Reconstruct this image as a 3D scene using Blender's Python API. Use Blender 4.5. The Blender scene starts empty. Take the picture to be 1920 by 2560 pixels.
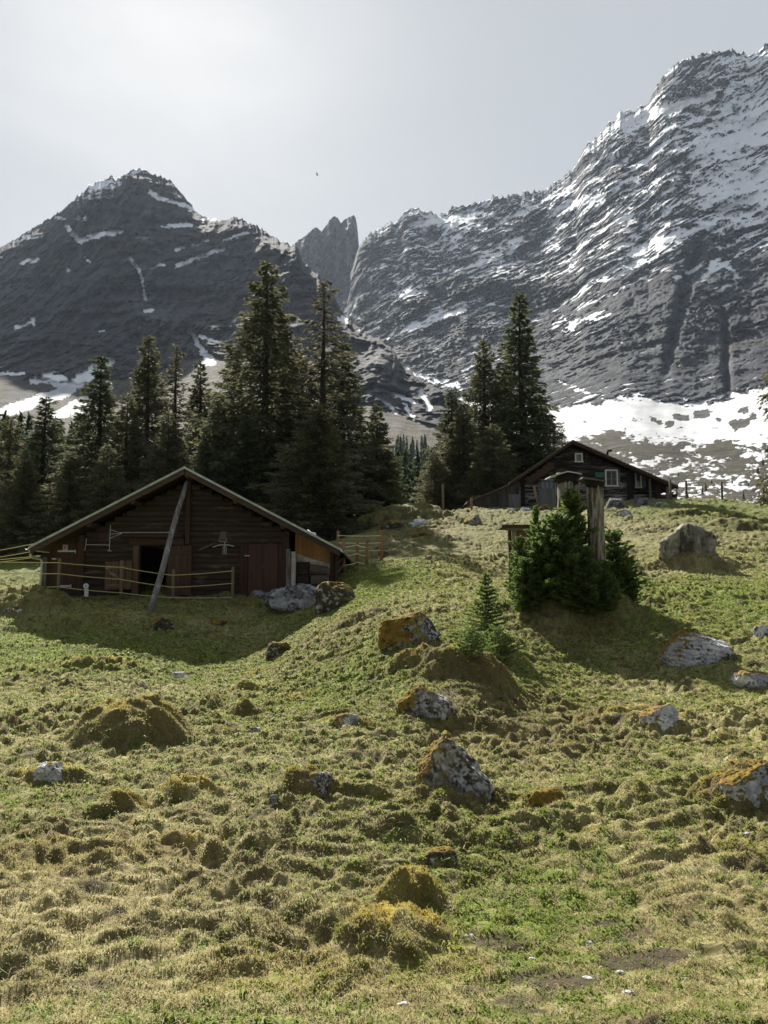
import bpy, math, random
import numpy as np
from mathutils import Vector

# ------------------------------------------------------------------ camera, sky, sun, exposure
SC = bpy.context.scene
COL = SC.collection
F = 2130.0                       # focal length in pixels of the 1920 x 2560 photograph
CZ = 1.65                        # eye height
PITCH = math.atan(220.0 / F)
CP, SP = math.cos(PITCH), math.sin(PITCH)
cam = bpy.data.cameras.new("camera")
camo = bpy.data.objects.new("camera", cam)
COL.objects.link(camo)
camo.location = (0, 0, CZ)
camo.rotation_euler = (math.pi / 2 + PITCH, 0, 0)
cam.sensor_fit = 'VERTICAL'
cam.sensor_height = 36.0
cam.lens = 36.0 * F / 2560.0
cam.clip_start = 0.05
cam.clip_end = 30000
SC.camera = camo

SUN_EL = math.radians(36.0)
SUN_AZ = math.radians(-15.5)     # to the left of the view direction
w = bpy.data.worlds.new("World")
SC.world = w
w.use_nodes = True
nt = w.node_tree
nt.nodes.clear()
sky = nt.nodes.new('ShaderNodeTexSky')
sky.sky_type = 'NISHITA'
sky.sun_disc = False
sky.sun_elevation = SUN_EL
sky.sun_rotation = SUN_AZ
sky.altitude = 1400
sky.air_density = 1.0
sky.dust_density = 6.0
sky.ozone_density = 1.0
hsv = nt.nodes.new('ShaderNodeHueSaturation')
hsv.inputs['Saturation'].default_value = 0.55
bg = nt.nodes.new('ShaderNodeBackground')
bg.inputs['Strength'].default_value = 0.029
wo = nt.nodes.new('ShaderNodeOutputWorld')
# thin high veil of cloud
tc = nt.nodes.new('ShaderNodeTexCoord')
mp = nt.nodes.new('ShaderNodeMapping')
mp.inputs['Scale'].default_value = (1.5, 2.2, 5.0)
nz = nt.nodes.new('ShaderNodeTexNoise')
nz.inputs['Scale'].default_value = 1.3
nz.inputs['Detail'].default_value = 6
nz.inputs['Distortion'].default_value = 0.5
rmp = nt.nodes.new('ShaderNodeMapRange')
rmp.inputs[1].default_value = 0.3
rmp.inputs[2].default_value = 0.75
rmp.inputs[3].default_value = 0.79
rmp.inputs[4].default_value = 0.95
mx = nt.nodes.new('ShaderNodeMix')
mx.data_type = 'RGBA'
mx.inputs[7].default_value = (7.0, 7.5, 8.0, 1)
nt.links.new(sky.outputs[0], hsv.inputs['Color'])
nt.links.new(tc.outputs['Generated'], mp.inputs[0])
nt.links.new(mp.outputs[0], nz.inputs['Vector'])
nt.links.new(nz.outputs[0], rmp.inputs[0])
# the veil is bright round the sun and thins out to clear sky behind the viewer
dt = nt.nodes.new('ShaderNodeVectorMath')
dt.operation = 'DOT_PRODUCT'
dt.inputs[1].default_value = (math.sin(SUN_AZ) * math.cos(SUN_EL), math.cos(SUN_AZ) * math.cos(SUN_EL), math.sin(SUN_EL))
nrm = nt.nodes.new('ShaderNodeVectorMath')
nrm.operation = 'NORMALIZE'
nt.links.new(tc.outputs['Generated'], nrm.inputs[0])
nt.links.new(nrm.outputs[0], dt.inputs[0])
vr = nt.nodes.new('ShaderNodeMapRange')
vr.inputs[1].default_value = 0.2
vr.inputs[2].default_value = 0.75
vr.inputs[3].default_value = 0.30
nt.links.new(dt.outputs['Value'], vr.inputs[0])
vm = nt.nodes.new('ShaderNodeMath')
vm.operation = 'MULTIPLY'
nt.links.new(rmp.outputs[0], vm.inputs[0])
nt.links.new(vr.outputs[0], vm.inputs[1])
nt.links.new(vm.outputs[0], mx.inputs[0])
nt.links.new(hsv.outputs[0], mx.inputs[6])
nt.links.new(mx.outputs[2], bg.inputs['Color'])
nt.links.new(bg.outputs[0], wo.inputs[0])

sl = bpy.data.lights.new("sun", 'SUN')
sl.energy = 5.0
sl.angle = math.radians(0.6)
sl.color = (1.0, 0.95, 0.85)
so = bpy.data.objects.new("sun", sl)
COL.objects.link(so)
SUN_DIR = Vector((math.sin(SUN_AZ) * math.cos(SUN_EL), math.cos(SUN_AZ) * math.cos(SUN_EL), math.sin(SUN_EL)))
so.rotation_euler = SUN_DIR.to_track_quat('Z', 'Y').to_euler()
so.location = (-30, 40, 60)

SC.view_settings.view_transform = 'Standard'
SC.view_settings.look = 'None'
SC.view_settings.exposure = 1.38
SC.view_settings.gamma = 1.0
SC.view_settings.use_curve_mapping = False
SC.cycles.use_denoising = True
SC.cycles.max_bounces = 6
SC.cycles.diffuse_bounces = 3
SC.cycles.transmission_bounces = 4
SC.cycles.transparent_max_bounces = 8
SC.cycles.volume_bounces = 0
SC.cycles.sample_clamp_indirect = 4.0

# ------------------------------------------------------------------ numeric helpers
def at(px, py, Y):
    """point at depth Y seen at photo pixel (px, py)"""
    u = (px - 960.0) / F
    v = (1280.0 - py) / F
    t = Y / (CP - v * SP)
    return Vector((u * t, Y, CZ + (SP + v * CP) * t))

def tan_e(py):
    v = (1280.0 - np.asarray(py, dtype=np.float64)) / F
    return (SP + v * CP) / (CP - v * SP)

def h2(ix, iy, seed):
    h = (ix.astype(np.int64) * 374761393 + iy.astype(np.int64) * 668265263 + seed * 1274126177) & 0xffffffff
    h = ((h ^ (h >> 13)) * 1274126177) & 0xffffffff
    return (h ^ (h >> 16)) & 0xffffffff

_GX = np.cos(np.arange(16) * math.pi / 8).astype(np.float32)
_GY = np.sin(np.arange(16) * math.pi / 8).astype(np.float32)

def gnoise(x, y, seed=0):
    x = np.asarray(x, dtype=np.float64); y = np.asarray(y, dtype=np.float64)
    ix = np.floor(x); iy = np.floor(y)
    fx = (x - ix).astype(np.float32); fy = (y - iy).astype(np.float32)
    ix = ix.astype(np.int64); iy = iy.astype(np.int64)
    ux = fx * fx * fx * (fx * (fx * 6 - 15) + 10)
    uy = fy * fy * fy * (fy * (fy * 6 - 15) + 10)
    def g(dx, dy):
        k = h2(ix + dx, iy + dy, seed) & 15
        return _GX[k] * (fx - dx) + _GY[k] * (fy - dy)
    a = g(0, 0); b = g(1, 0); c = g(0, 1); d = g(1, 1)
    return (a + (b - a) * ux + (c - a) * uy + (a - b - c + d) * ux * uy) * 1.45

def fbm(x, y, octv, seed=0, gain=0.5, lac=2.03):
    s = 0; a = 1.0; tot = 0
    for o in range(octv):
        s = s + a * gnoise(x * lac ** o + 17.3 * o, y * lac ** o - 9.1 * o, seed + o * 7)
        tot += a; a *= gain
    return s / tot

def ridged(x, y, octv, seed=0, gain=0.5):
    s = 0; a = 1.0; tot = 0
    for o in range(octv):
        s = s + a * (1 - 2 * np.abs(gnoise(x * 2.03 ** o + 3.3 * o, y * 2.03 ** o - 5.1 * o, seed + o * 11)))
        tot += a; a *= gain
    return s / tot

def worley(x, y, seed=0, jit=0.9):
    """distance to nearest and to second nearest feature point, and the nearest cell's hash 0..1"""
    ix = np.floor(x).astype(np.int64); iy = np.floor(y).astype(np.int64)
    f1 = np.full(x.shape, 9.0, np.float32); f2 = np.full(x.shape, 9.0, np.float32); idv = np.zeros(x.shape, np.float32)
    for dx in (-1, 0, 1):
        for dy in (-1, 0, 1):
            h = h2(ix + dx, iy + dy, seed)
            px = (ix + dx) + 0.5 + jit * ((h & 0xffff) / 65535.0 - 0.5)
            py = (iy + dy) + 0.5 + jit * (((h >> 16) & 0xffff) / 65535.0 - 0.5)
            d = np.sqrt((px - x) ** 2 + (py - y) ** 2).astype(np.float32)
            near = d < f1
            f2 = np.where(near, f1, np.minimum(f2, d))
            idv = np.where(near, ((h >> 7) & 0xfff) / 4095.0, idv).astype(np.float32)
            f1 = np.where(near, d, f1)
    return f1, f2, idv

def gnoise3(p, seed=0):
    i = np.floor(p).astype(np.int64); f = p - i; u = f * f * f * (f * (f * 6 - 15) + 10); r = 0
    for dx in (0, 1):
        for dy in (0, 1):
            for dz in (0, 1):
                h = h2(i[:, 0] + dx + (i[:, 2] + dz) * 7919, i[:, 1] + dy + (i[:, 2] + dz) * 104729, seed)
                g = ((h & 1) * 2. - 1) * (f[:, 0] - dx) + (((h >> 1) & 1) * 2. - 1) * (f[:, 1] - dy) + (((h >> 2) & 1) * 2. - 1) * (f[:, 2] - dz)
                r = r + g * (u[:, 0] if dx else 1 - u[:, 0]) * (u[:, 1] if dy else 1 - u[:, 1]) * (u[:, 2] if dz else 1 - u[:, 2])
    return r

def sstep(a, b, x):
    t = np.clip((x - a) / (b - a), 0, 1)
    return t * t * (3 - 2 * t)

def lerp3(c0, c1, t):
    return c0 * (1 - t[..., None]) + c1 * t[..., None]

def C3(r, g, b):
    return np.array((r, g, b), np.float32)

# ------------------------------------------------------------------ object helpers
def tag(o, label=None, cat=None, group=None, kind=None):
    if label: o['label'] = label
    if cat: o['category'] = cat
    if group: o['group'] = group
    if kind: o['kind'] = kind
    return o

def empty(name, loc):
    o = bpy.data.objects.new(name, None)
    COL.objects.link(o)
    o.location = loc
    o.empty_display_size = 0.2
    return o

def thing(name, loc, label, cat, group=None):
    return tag(empty(name, loc), label, cat, group)

def np_mesh(name, V, faces, mat, parent=None, cols=None, attrs=None, smooth=True):
    """V (n,3) in world or parent space, faces (m,k) array"""
    me = bpy.data.meshes.new(name)
    V = np.ascontiguousarray(V, np.float32)
    faces = np.ascontiguousarray(faces, np.int32)
    n, (m, k) = len(V), faces.shape
    me.vertices.add(n)
    me.vertices.foreach_set('co', V.ravel())
    me.loops.add(m * k)
    me.loops.foreach_set('vertex_index', faces.ravel())
    me.polygons.add(m)
    me.polygons.foreach_set('loop_start', np.arange(0, m * k, k, dtype=np.int32))
    me.polygons.foreach_set('loop_total', np.full(m, k, np.int32))
    me.polygons.foreach_set('use_smooth', np.full(m, smooth, bool))
    me.update(calc_edges=True)
    if cols is not None:
        a = me.attributes.new('col', 'FLOAT_COLOR', 'POINT')
        c4 = np.ones((n, 4), np.float32); c4[:, :3] = cols
        a.data.foreach_set('color', c4.ravel())
    for key, val in (attrs or {}).items():
        a = me.attributes.new(key, 'FLOAT', 'POINT')
        a.data.foreach_set('value', np.ascontiguousarray(val, np.float32))
    me.materials.append(mat)
    o = bpy.data.objects.new(name, me)
    COL.objects.link(o)
    if parent: o.parent = parent
    return o

def grid_faces(nr, nc):
    i = (np.arange(nr - 1)[:, None] * nc + np.arange(nc - 1)[None, :]).ravel()
    return np.stack((i, i + 1, i + nc + 1, i + nc), 1)

class MB:
    """collects simple solids given in world space and links them as ONE mesh object"""
    def __init__(self): self.v = []; self.f = []
    def add(self, vs, fs):
        b = len(self.v)
        self.v += [Vector(p) for p in vs]
        self.f += [tuple(b + i for i in q) for q in fs]
        return self
    def prism(self, pts, axis):
        """extrude a closed polygon of points along a vector"""
        n = len(pts); axis = Vector(axis)
        vs = [Vector(p) for p in pts] + [Vector(p) + axis for p in pts]
        fs = [tuple(range(n))[::-1], tuple(range(n, 2 * n))] + [(i, (i + 1) % n, n + (i + 1) % n, n + i) for i in range(n)]
        return self.add(vs, fs)
    def box(self, lo, hi):
        x0, y0, z0 = lo; x1, y1, z1 = hi
        return self.prism([(x0, y0, z0), (x1, y0, z0), (x1, y1, z0), (x0, y1, z0)], (0, 0, z1 - z0))
    def cbox(self, lo, hi, c=0.01):
        """box whose front edges (towards -Y) are chamfered"""
        x0, y0, z0 = lo; x1, y1, z1 = hi
        self.box((x0, y0 + c, z0), (x1, y1, z1))
        vs = [(x0, y0 + c, z0), (x1, y0 + c, z0), (x1, y0 + c, z1), (x0, y0 + c, z1),
              (x0 + c, y0, z0 + c), (x1 - c, y0, z0 + c), (x1 - c, y0, z1 - c), (x0 + c, y0, z1 - c)]
        return self.add(vs, [(4, 5, 6, 7), (0, 1, 5, 4), (1, 2, 6, 5), (2, 3, 7, 6), (3, 0, 4, 7)])
    def beam(self, a, b, wd, ht, up=(0, 0, 1)):
        a, b = Vector(a), Vector(b); d = (b - a).normalized()
        s = d.cross(Vector(up))
        if s.length < 1e-4: s = Vector((1, 0, 0))
        s.normalize(); u = s.cross(d)
        q = [a + s * (i * wd / 2) + u * (j * ht / 2) for i, j in ((-1, -1), (1, -1), (1, 1), (-1, 1))]
        return self.prism(q, b - a)
    def tube(self, pts, rads, n=8, cap=True):
        pts = [Vector(p) for p in pts]
        if not hasattr(rads, '__len__'): rads = [rads] * len(pts)
        vs = []; ref = Vector((0.31, 0.77, 0.55))
        for i, p in enumerate(pts):
            d = (pts[min(i + 1, len(pts) - 1)] - pts[max(i - 1, 0)]).normalized()
            s = d.cross(ref).normalized(); u = s.cross(d)
            vs += [p + (s * math.cos(2 * math.pi * k / n) + u * math.sin(2 * math.pi * k / n)) * rads[i] for k in range(n)]
        fs = [(i * n + k, i * n + (k + 1) % n, (i + 1) * n + (k + 1) % n, (i + 1) * n + k) for i in range(len(pts) - 1) for k in range(n)]
        if cap: fs += [tuple(range(n))[::-1], tuple((len(pts) - 1) * n + k for k in range(n))]
        return self.add(vs, fs)
    def disc(self, c, nrm, r, th, n=20):
        c = Vector(c); nrm = Vector(nrm).normalized()
        return self.tube([c, c + nrm * th], r, n)
    def build(self, name, mat, parent=None, smooth=False):
        off = parent_world(parent)
        me = bpy.data.meshes.new(name)
        me.from_pydata([tuple(p - off) for p in self.v], [], self.f)
        me.materials.append(mat)
        if smooth:
            for p in me.polygons: p.use_smooth = True
        me.update()
        o = bpy.data.objects.new(name, me)
        COL.objects.link(o)
        if parent: o.parent = parent
        return o

def parent_world(p):
    off = Vector((0, 0, 0))
    while p is not None:
        off += p.location; p = p.parent
    return off

# ------------------------------------------------------------------ material helpers
def new_mat(name):
    m = bpy.data.materials.new(name); m.use_nodes = True
    t = m.node_tree; t.nodes.clear()
    return m, t

def nd(t, typ, **kw):
    n = t.nodes.new(typ)
    for k, v in kw.items():
        if k.startswith('i_'):
            key = k[2:].replace('_', ' ')
            n.inputs[int(key) if key.isdigit() else key].default_value = v
        else: setattr(n, k, v)
    return n

def finish(t, color, rough=0.9, bump=None, bump_d=0.01, spec=0.2, transl=0.0, bump_s=1.0):
    out = t.nodes.new('ShaderNodeOutputMaterial')
    p = t.nodes.new('ShaderNodeBsdfPrincipled')
    p.inputs['Roughness'].default_value = rough
    p.inputs['Specular IOR Level'].default_value = spec
    t.links.new(color, p.inputs['Base Color'])
    if bump is not None:
        b = nd(t, 'ShaderNodeBump', i_Strength=bump_s, i_Distance=bump_d)
        t.links.new(bump, b.inputs['Height']); t.links.new(b.outputs[0], p.inputs['Normal'])
    s = p.outputs[0]
    if transl > 0:
        tr = t.nodes.new('ShaderNodeBsdfTranslucent'); t.links.new(color, tr.inputs['Color'])
        ms = nd(t, 'ShaderNodeMixShader', i_0=transl)
        t.links.new(s, ms.inputs[1]); t.links.new(tr.outputs[0], ms.inputs[2]); s = ms.outputs[0]
    t.links.new(s, out.inputs['Surface'])

def mixc(t, fac, a, b, mode='MIX'):
    m = nd(t, 'ShaderNodeMix', data_type='RGBA', blend_type=mode)
    for idx, val in ((0, fac), (6, a), (7, b)):
        if hasattr(val, 'links'): t.links.new(val, m.inputs[idx])
        elif idx == 0: m.inputs[0].default_value = val
        else: m.inputs[idx].default_value = tuple(val) + (1,) if len(val) == 3 else val
    return m.outputs[2]

def noise(t, scale, detail=4, rough=0.55, stretch=None, coord='Object', dist=0.0):
    tc = nd(t, 'ShaderNodeTexCoord'); mp = nd(t, 'ShaderNodeMapping')
    if stretch: mp.inputs['Scale'].default_value = stretch
    n = nd(t, 'ShaderNodeTexNoise', i_Scale=scale, i_Detail=detail, i_Roughness=rough, i_Distortion=dist)
    t.links.new(tc.outputs[coord], mp.inputs[0]); t.links.new(mp.outputs[0], n.inputs['Vector'])
    return n.outputs[0]

def rng_map(t, x, a, b, c=0.0, d=1.0, smooth=False):
    m = nd(t, 'ShaderNodeMapRange', i_1=a, i_2=b, i_3=c, i_4=d)
    if smooth: m.interpolation_type = 'SMOOTHSTEP'
    t.links.new(x, m.inputs[0]); return m.outputs[0]

def attr_mat(name, var=0.5, nscale=8.0, rough=0.95, bump_d=0.0, bscale=20, transl=0.0, spec=0.1):
    """colour from the mesh's own 'col' attribute, varied by fine noise"""
    m, t = new_mat(name)
    a = nd(t, 'ShaderNodeAttribute', attribute_name='col')
    n = noise(t, nscale, 5, 0.65)
    k = rng_map(t, n, 0.25, 0.75, 1 - var, 1 + var)
    c = nd(t, 'ShaderNodeVectorMath', operation='SCALE')
    t.links.new(a.outputs['Color'], c.inputs[0]); t.links.new(k, c.inputs['Scale'])
    b = noise(t, bscale, 6, 0.65) if bump_d else None
    finish(t, c.outputs[0], rough, b, bump_d, spec, transl)
    return m

def wood(name, ca, cb, axis='X', scale=6.0, rough=0.85, bump=0.006, worn=None, worn_amt=0.62, long_=0.06):
    """weathered wood, grain along an axis; worn = colour of greyed patches"""
    m, t = new_mat(name)
    st = {'X': (long_, 1, 1), 'Y': (1, long_, 1), 'Z': (1, 1, long_)}[axis]
    g = noise(t, scale * 5, 6, 0.6, st)
    c = mixc(t, rng_map(t, g, 0.3, 0.7), ca, cb)
    big = noise(t, scale * 0.35, 3, 0.6, st)
    c = mixc(t, rng_map(t, big, 0.35, 0.7, 0, 0.5), c, [x * 0.45 for x in ca])
    if worn:
        st2 = {'X': (0.2, 1, 1), 'Y': (1, 0.2, 1), 'Z': (1, 1, 0.2)}[axis]
        w_ = noise(t, scale * 0.9, 6, 0.7, st2)
        c = mixc(t, rng_map(t, w_, worn_amt - 0.07, worn_amt + 0.07), c, worn)
    finish(t, c, rough, g, bump, 0.25)
    return m

def plain(name, col, rough=0.6, var=0.25, nscale=6, metal=0.0, bump=0.0):
    m, t = new_mat(name)
    n = noise(t, nscale, 5, 0.65)
    c = mixc(t, rng_map(t, n, 0.3, 0.7), [x * (1 - var) for x in col], [min(1, x * (1 + var)) for x in col])
    finish(t, c, rough, n if bump else None, bump, 0.4)
    if metal:
        for q in t.nodes:
            if q.type == 'BSDF_PRINCIPLED': q.inputs['Metallic'].default_value = metal
    return m
# ------------------------------------------------------------------ the lie of the land
CTRL = []
def ctl(px, py, Y): CTRL.append((px, py, Y))
for px in (-1200, -300, 300, 960, 1600, 2300, 3200):
    ctl(px, 2560, 3.5); ctl(px, 2300, 4.75); ctl(px, 2100, 6.3)
for px in (-1200, -300, 300, 800): ctl(px, 1950, 8.3); ctl(px, 1850, 10.6); ctl(px, 1765, 14.2)
for px in (1150, 1600, 2000, 2700): ctl(px, 1950, 8.6); ctl(px, 1850, 11.6)
for px in (-1200, -200, 150, 450, 650): ctl(px, 1690, 21.0)
for px in (-1200, -200): ctl(px, 1590, 27.0)
for px in (150, 450, 680): ctl(px, 1585, 27.0)
for px in (-200, 100, 250, 450, 600, 720): ctl(px, 1492, 32.0)
for px in (-1200, -200, 40): ctl(px, 1462, 38.0); ctl(px, 1425, 48.0); ctl(px, 1405, 62.0); ctl(px, 1375, 90)
for px in (250, 500, 700): ctl(px, 1450, 40); ctl(px, 1385, 60.0); ctl(px, 1330, 90)
ctl(800, 1700, 17.5); ctl(800, 1600, 22); ctl(830, 1530, 27); ctl(860, 1450, 33); ctl(900, 1418, 38); ctl(960, 1418, 38)
ctl(950, 1460, 29); ctl(1000, 1530, 22.5); ctl(1030, 1610, 18.0); ctl(1060, 1780, 12.0); ctl(1200, 1710, 13.6)
ctl(1050, 1420, 33); ctl(1080, 1400, 38); ctl(900, 1370, 45); ctl(1000, 1345, 48); ctl(1100, 1330, 50); ctl(1150, 1300, 58)
ctl(1000, 1308, 56); ctl(870, 1345, 50); ctl(880, 1340, 60); ctl(1090, 1300, 60)
ctl(1290, 1462, 31); ctl(1250, 1380, 42); ctl(1300, 1320, 52); ctl(1430, 1530, 22); ctl(1300, 1560, 20.5); ctl(1550, 1540, 21.5)
ctl(1350, 1690, 16.8); ctl(1500, 1690, 17.6); ctl(1700, 1685, 17.0); ctl(1880, 1680, 16.5); ctl(2300, 1680, 16.0)
for px in (1350, 1550, 1800): ctl(px, 1780, 14.2)
ctl(1640, 1440, 29); ctl(1800, 1540, 20.5); ctl(1900, 1480, 24); ctl(2300, 1480, 24); ctl(1720, 1400, 34); ctl(1900, 1390, 36)
ctl(2300, 1390, 36); ctl(1700, 1330, 45); ctl(1900, 1320, 48); ctl(2400, 1310, 48)
for px, py in ((1180, 1283), (1300, 1276), (1450, 1266), (1600, 1258), (1690, 1256), (1800, 1257), (1915, 1266), (2300, 1290), (3000, 1300)): ctl(px, py, 65)
for px, py in ((1180, 1274), (1300, 1268), (1450, 1262), (1600, 1257), (1700, 1258), (1800, 1264), (1915, 1274)): ctl(px, py, 74)
for px in (850, 950, 1050): ctl(px, 1322, 75); ctl(px, 1330, 95)
for px in (1200, 1500, 1800, 2400, 3000): ctl(px, 1300, 90); ctl(px, 1312, 140)
for px in (-1200, 0, 500, 900): ctl(px, 1335, 140)
for px in (-1200, 0, 800, 1600, 2500): ctl(px, 1322, 300)

_c = np.array([[(p[0] - 960) / F * (1 if True else 0), math.log(p[2]), tan_e(p[1])] for p in CTRL])
_c[:, 0] = [at(*p).x / p[2] for p in CTRL]
_sc = np.array((2.2, 1.0))
def _k(d2): return np.where(d2 > 1e-12, 0.5 * d2 * np.log(np.maximum(d2, 1e-12)), 0)
_P = _c[:, :2] * _sc
_D = ((_P[:, None] - _P[None]) ** 2).sum(2)
_n = len(_P)
_A = np.zeros((_n + 3, _n + 3))
_A[:_n, :_n] = _k(_D) + np.eye(_n) * 0.004
_A[:_n, _n] = 1; _A[:_n, _n + 1:] = _P; _A[_n, :_n] = 1; _A[_n + 1:, :_n] = _P.T
_b = np.zeros(_n + 3); _b[:_n] = _c[:, 2]
_w = np.linalg.solve(_A, _b)
LU, LL = np.linspace(-1.3, 1.3, 260), np.linspace(math.log(3.0), math.log(320), 240)
_g = np.stack(np.meshgrid(LU, LL, indexing='ij'), -1).reshape(-1, 2) * _sc
LUT = np.zeros(len(_g))
for i in range(0, len(_g), 8000):
    q = _g[i:i + 8000]
    LUT[i:i + 8000] = _k(((q[:, None] - _P[None]) ** 2).sum(2)) @ _w[:_n] + _w[_n] + q @ _w[_n + 1:]
LUT = LUT.reshape(260, 240)

def base_z(X, Y):
    X = np.asarray(X, float); Yc = np.clip(np.asarray(Y, float), 3.0, 319)
    fu = np.clip((X / Yc - LU[0]) / (LU[1] - LU[0]), 0, 258.999)
    fl = np.clip((np.log(Yc) - LL[0]) / (LL[1] - LL[0]), 0, 238.999)
    iu = fu.astype(int); il = fl.astype(int); fu = fu - iu; fl = fl - il
    wv = (LUT[iu, il] * (1 - fu) + LUT[iu + 1, il] * fu) * (1 - fl) + (LUT[iu, il + 1] * (1 - fu) + LUT[iu + 1, il + 1] * fu) * fl
    return CZ + wv * Yc

MOUNDS = []          # X, Y, half width, half depth, height, moss, exponent
def land_z(X, Y):
    shp = np.shape(X); X = np.atleast_1d(np.asarray(X, float)); Y = np.atleast_1d(np.asarray(Y, float))
    X, Y = np.broadcast_arrays(X, Y)
    z = base_z(X, Y)
    if MOUNDS:
        wob = 1 + .45 * gnoise(X * 1.3 + 5, Y * 1.3, 33) + .22 * gnoise(X * 3.7, Y * 3.7, 34)
        sx = .25 * gnoise(X * .9, Y * .9 + 3, 35)
    for (mx_, my, wx, wy, h, moss, ex) in MOUNDS:
        d = ((X - mx_) / wx + sx * .6) ** 2 + ((Y - my) / wy) ** 2
        k = np.nonzero(d < 4)
        if d.ndim and len(k[0]):
            xk, yk = X[k], Y[k]
            t = sstep(0, 1, 1 - d[k] * wob[k] / 1.75)
            z[k] += h * (.72 * t + .34 * np.exp(-d[k] * 1.1)) * (1 + .17 * gnoise((xk - mx_) / wx * 1.7 + mx_, (yk - my) / wy * 1.7, 36) + .09 * gnoise((xk - mx_) / wx * 4, (yk - my) / wy * 4 + my, 38))
    return z.reshape(shp) if shp else float(z[0])

_RY = np.exp(np.linspace(math.log(2.6), math.log(200), 6000))
def place(px, py, Ymin=2.6):
    """where the ray through photo pixel (px, py) meets the land"""
    u = (px - 960.0) / F; v = (1280.0 - py) / F
    t = _RY / (CP - v * SP)
    zr = CZ + (SP + v * CP) * t
    zl = land_z(u * t, _RY)
    hit = np.nonzero((zr < zl) & (_RY > Ymin))[0]
    i = hit[0] if len(hit) else int(np.argmin(np.abs(zr - zl) + (_RY < 40) * 99))
    return Vector((u * t[i], _RY[i], zl[i]))

def mound(px, py, wpx, hpx, deep=0.8, moss=0.3, ex=1.0, Y=None):
    """a hummock whose foot shows at (px, py)"""
    p = place(px, py) if Y is None else Vector((at(px, py, Y).x, Y, 0)); wx = wpx / 2 / F * p.y
    wx *= 1.15; h = hpx / F * p.y
    MOUNDS.append((p.x * (1 + wx * deep / p.y), p.y + wx * deep, wx * 0.85, wx * deep * 0.85, h, moss, ex + .3))

for m_ in ((1000, 1312, 250, 42, .8, .1, 1.2), (1430, 1585, 330, 62, .8, .2, 1.1), (1165, 1712, 260, 62, .8, .3, 1.2), (1725, 1438, 230, 45, .6, .0, 1.3),
           (320, 1890, 310, 98, .9, .65, 1.25), (560, 1860, 90, 22, .8, .3, 1), (985, 2415, 250, 62, 1.0, 1, 1.2), (1030, 2300, 175, 72, .8, .95, 1.3, 4.75),
           (60, 1545, 240, 40, .7, .15, 1.2), (180, 1585, 160, 22, .7, .2, 1), (135, 2175, 140, 28, .9, .4, 1), (315, 2050, 110, 30, .9, 1, 1), (470, 2020, 150, 30, .8, .9, 1),
           (440, 2165, 140, 16, .9, .5, 1), (1010, 1695, 130, 22, .8, 1, 1.2), (1110, 1450, 160, 14, .5, 0, 1), (1520, 1400, 140, 22, .6, .2, 1), (1700, 1300, 120, 16, .7, .3, 1),
           (1850, 1330, 150, 20, .6, .1, 1), (610, 1745, 100, 16, .7, .5, 1), (530, 1790, 70, 24, .8, .4, 1.2), (605, 1805, 70, 30, .8, .5, 1.2), (720, 1770, 110, 16, .7, .5, 1),
           (1590, 1850, 300, 30, .7, .6, 1), (1870, 2060, 260, 70, .7, .8, 1.2), (1030, 1640, 240, 20, .6, .2, 1), (870, 1840, 130, 22, .8, .7, 1.1), (1085, 1820, 220, 28, .6, .1, 1),
           (1130, 2060, 300, 30, .7, .2, 1), (780, 2010, 150, 30, .8, .8, 1.1), (120, 1975, 170, 28, .8, .7, 1.2), (230, 1690, 200, 14, .6, .8, 1), (860, 1580, 200, 20, .6, .3, 1),
           (1370, 2040, 150, 22, .7, .6, 1.1), (300, 1560, 180, 12, .6, .3, 1), (480, 1575, 120, 14, .7, .2, 1), (1610, 2040, 130, 20, .8, .3, 1), (1500, 2120, 120, 18, .8, .3, 1)):
    mound(*m_)

def blob(u, l, px, py, ru, rl):
    """soft spot on the land around the place seen at (px, py); radii in widths per metre of depth and in log depth"""
    p = place(px, py)
    return np.exp(-(((u - p.x / p.y) / ru) ** 2 + ((l - math.log(p.y)) / rl) ** 2))

def tussock(X, Y):
    """height of trodden hummocks and grass, and a 0..1 map of how high on a hummock one stands"""
    wxn = fbm(X * 1.1, Y * 1.1, 2, 5) * 0.40; wyn = fbm(X * 1.1 + 40, Y * 1.1, 2, 6) * 0.30
    xx = X + wxn; yy = Y + wyn
    h = np.abs(gnoise(xx / .50, yy / .33, 3)) * .75 + np.abs(gnoise(xx / .24 + 7, yy / .17, 4)) * .30
    h = 1.15 * (1 - np.exp(-1.25 * np.clip(h * 1.35 * (.75 + .7 * gnoise(xx / .8, yy / .8, 15)), 0, 2)))
    b = np.abs(gnoise(xx / .17, yy / .12, 8)) + np.abs(gnoise(xx / .075, yy / .06, 9)) * .2
    return h, b

def amp_mask(X, Y):
    Yc = np.maximum(Y, 2.6); u = X / Yc; l = np.log(Yc)
    A = 0.55 + 0.75 * sstep(-0.35, 0.5, fbm(X * 0.21, Y * 0.21, 3, 21))
    A = A * (1 - 0.75 * blob(u, l, 1450, 2330, .20, .30)) * (1 - 0.7 * blob(u, l, 960, 1445, .05, .10)) * (1 - .55 * blob(u, l, 420, 1570, .2, .18))
    A = A * (1 - 0.65 * blob(u, l, 500, 2540, .4, .12)) * (1 - 0.5 * blob(u, l, 1700, 2500, .3, .25))
    A = A * (1 + 0.35 * blob(u, l, 500, 2080, .25, .3))
    return A

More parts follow.
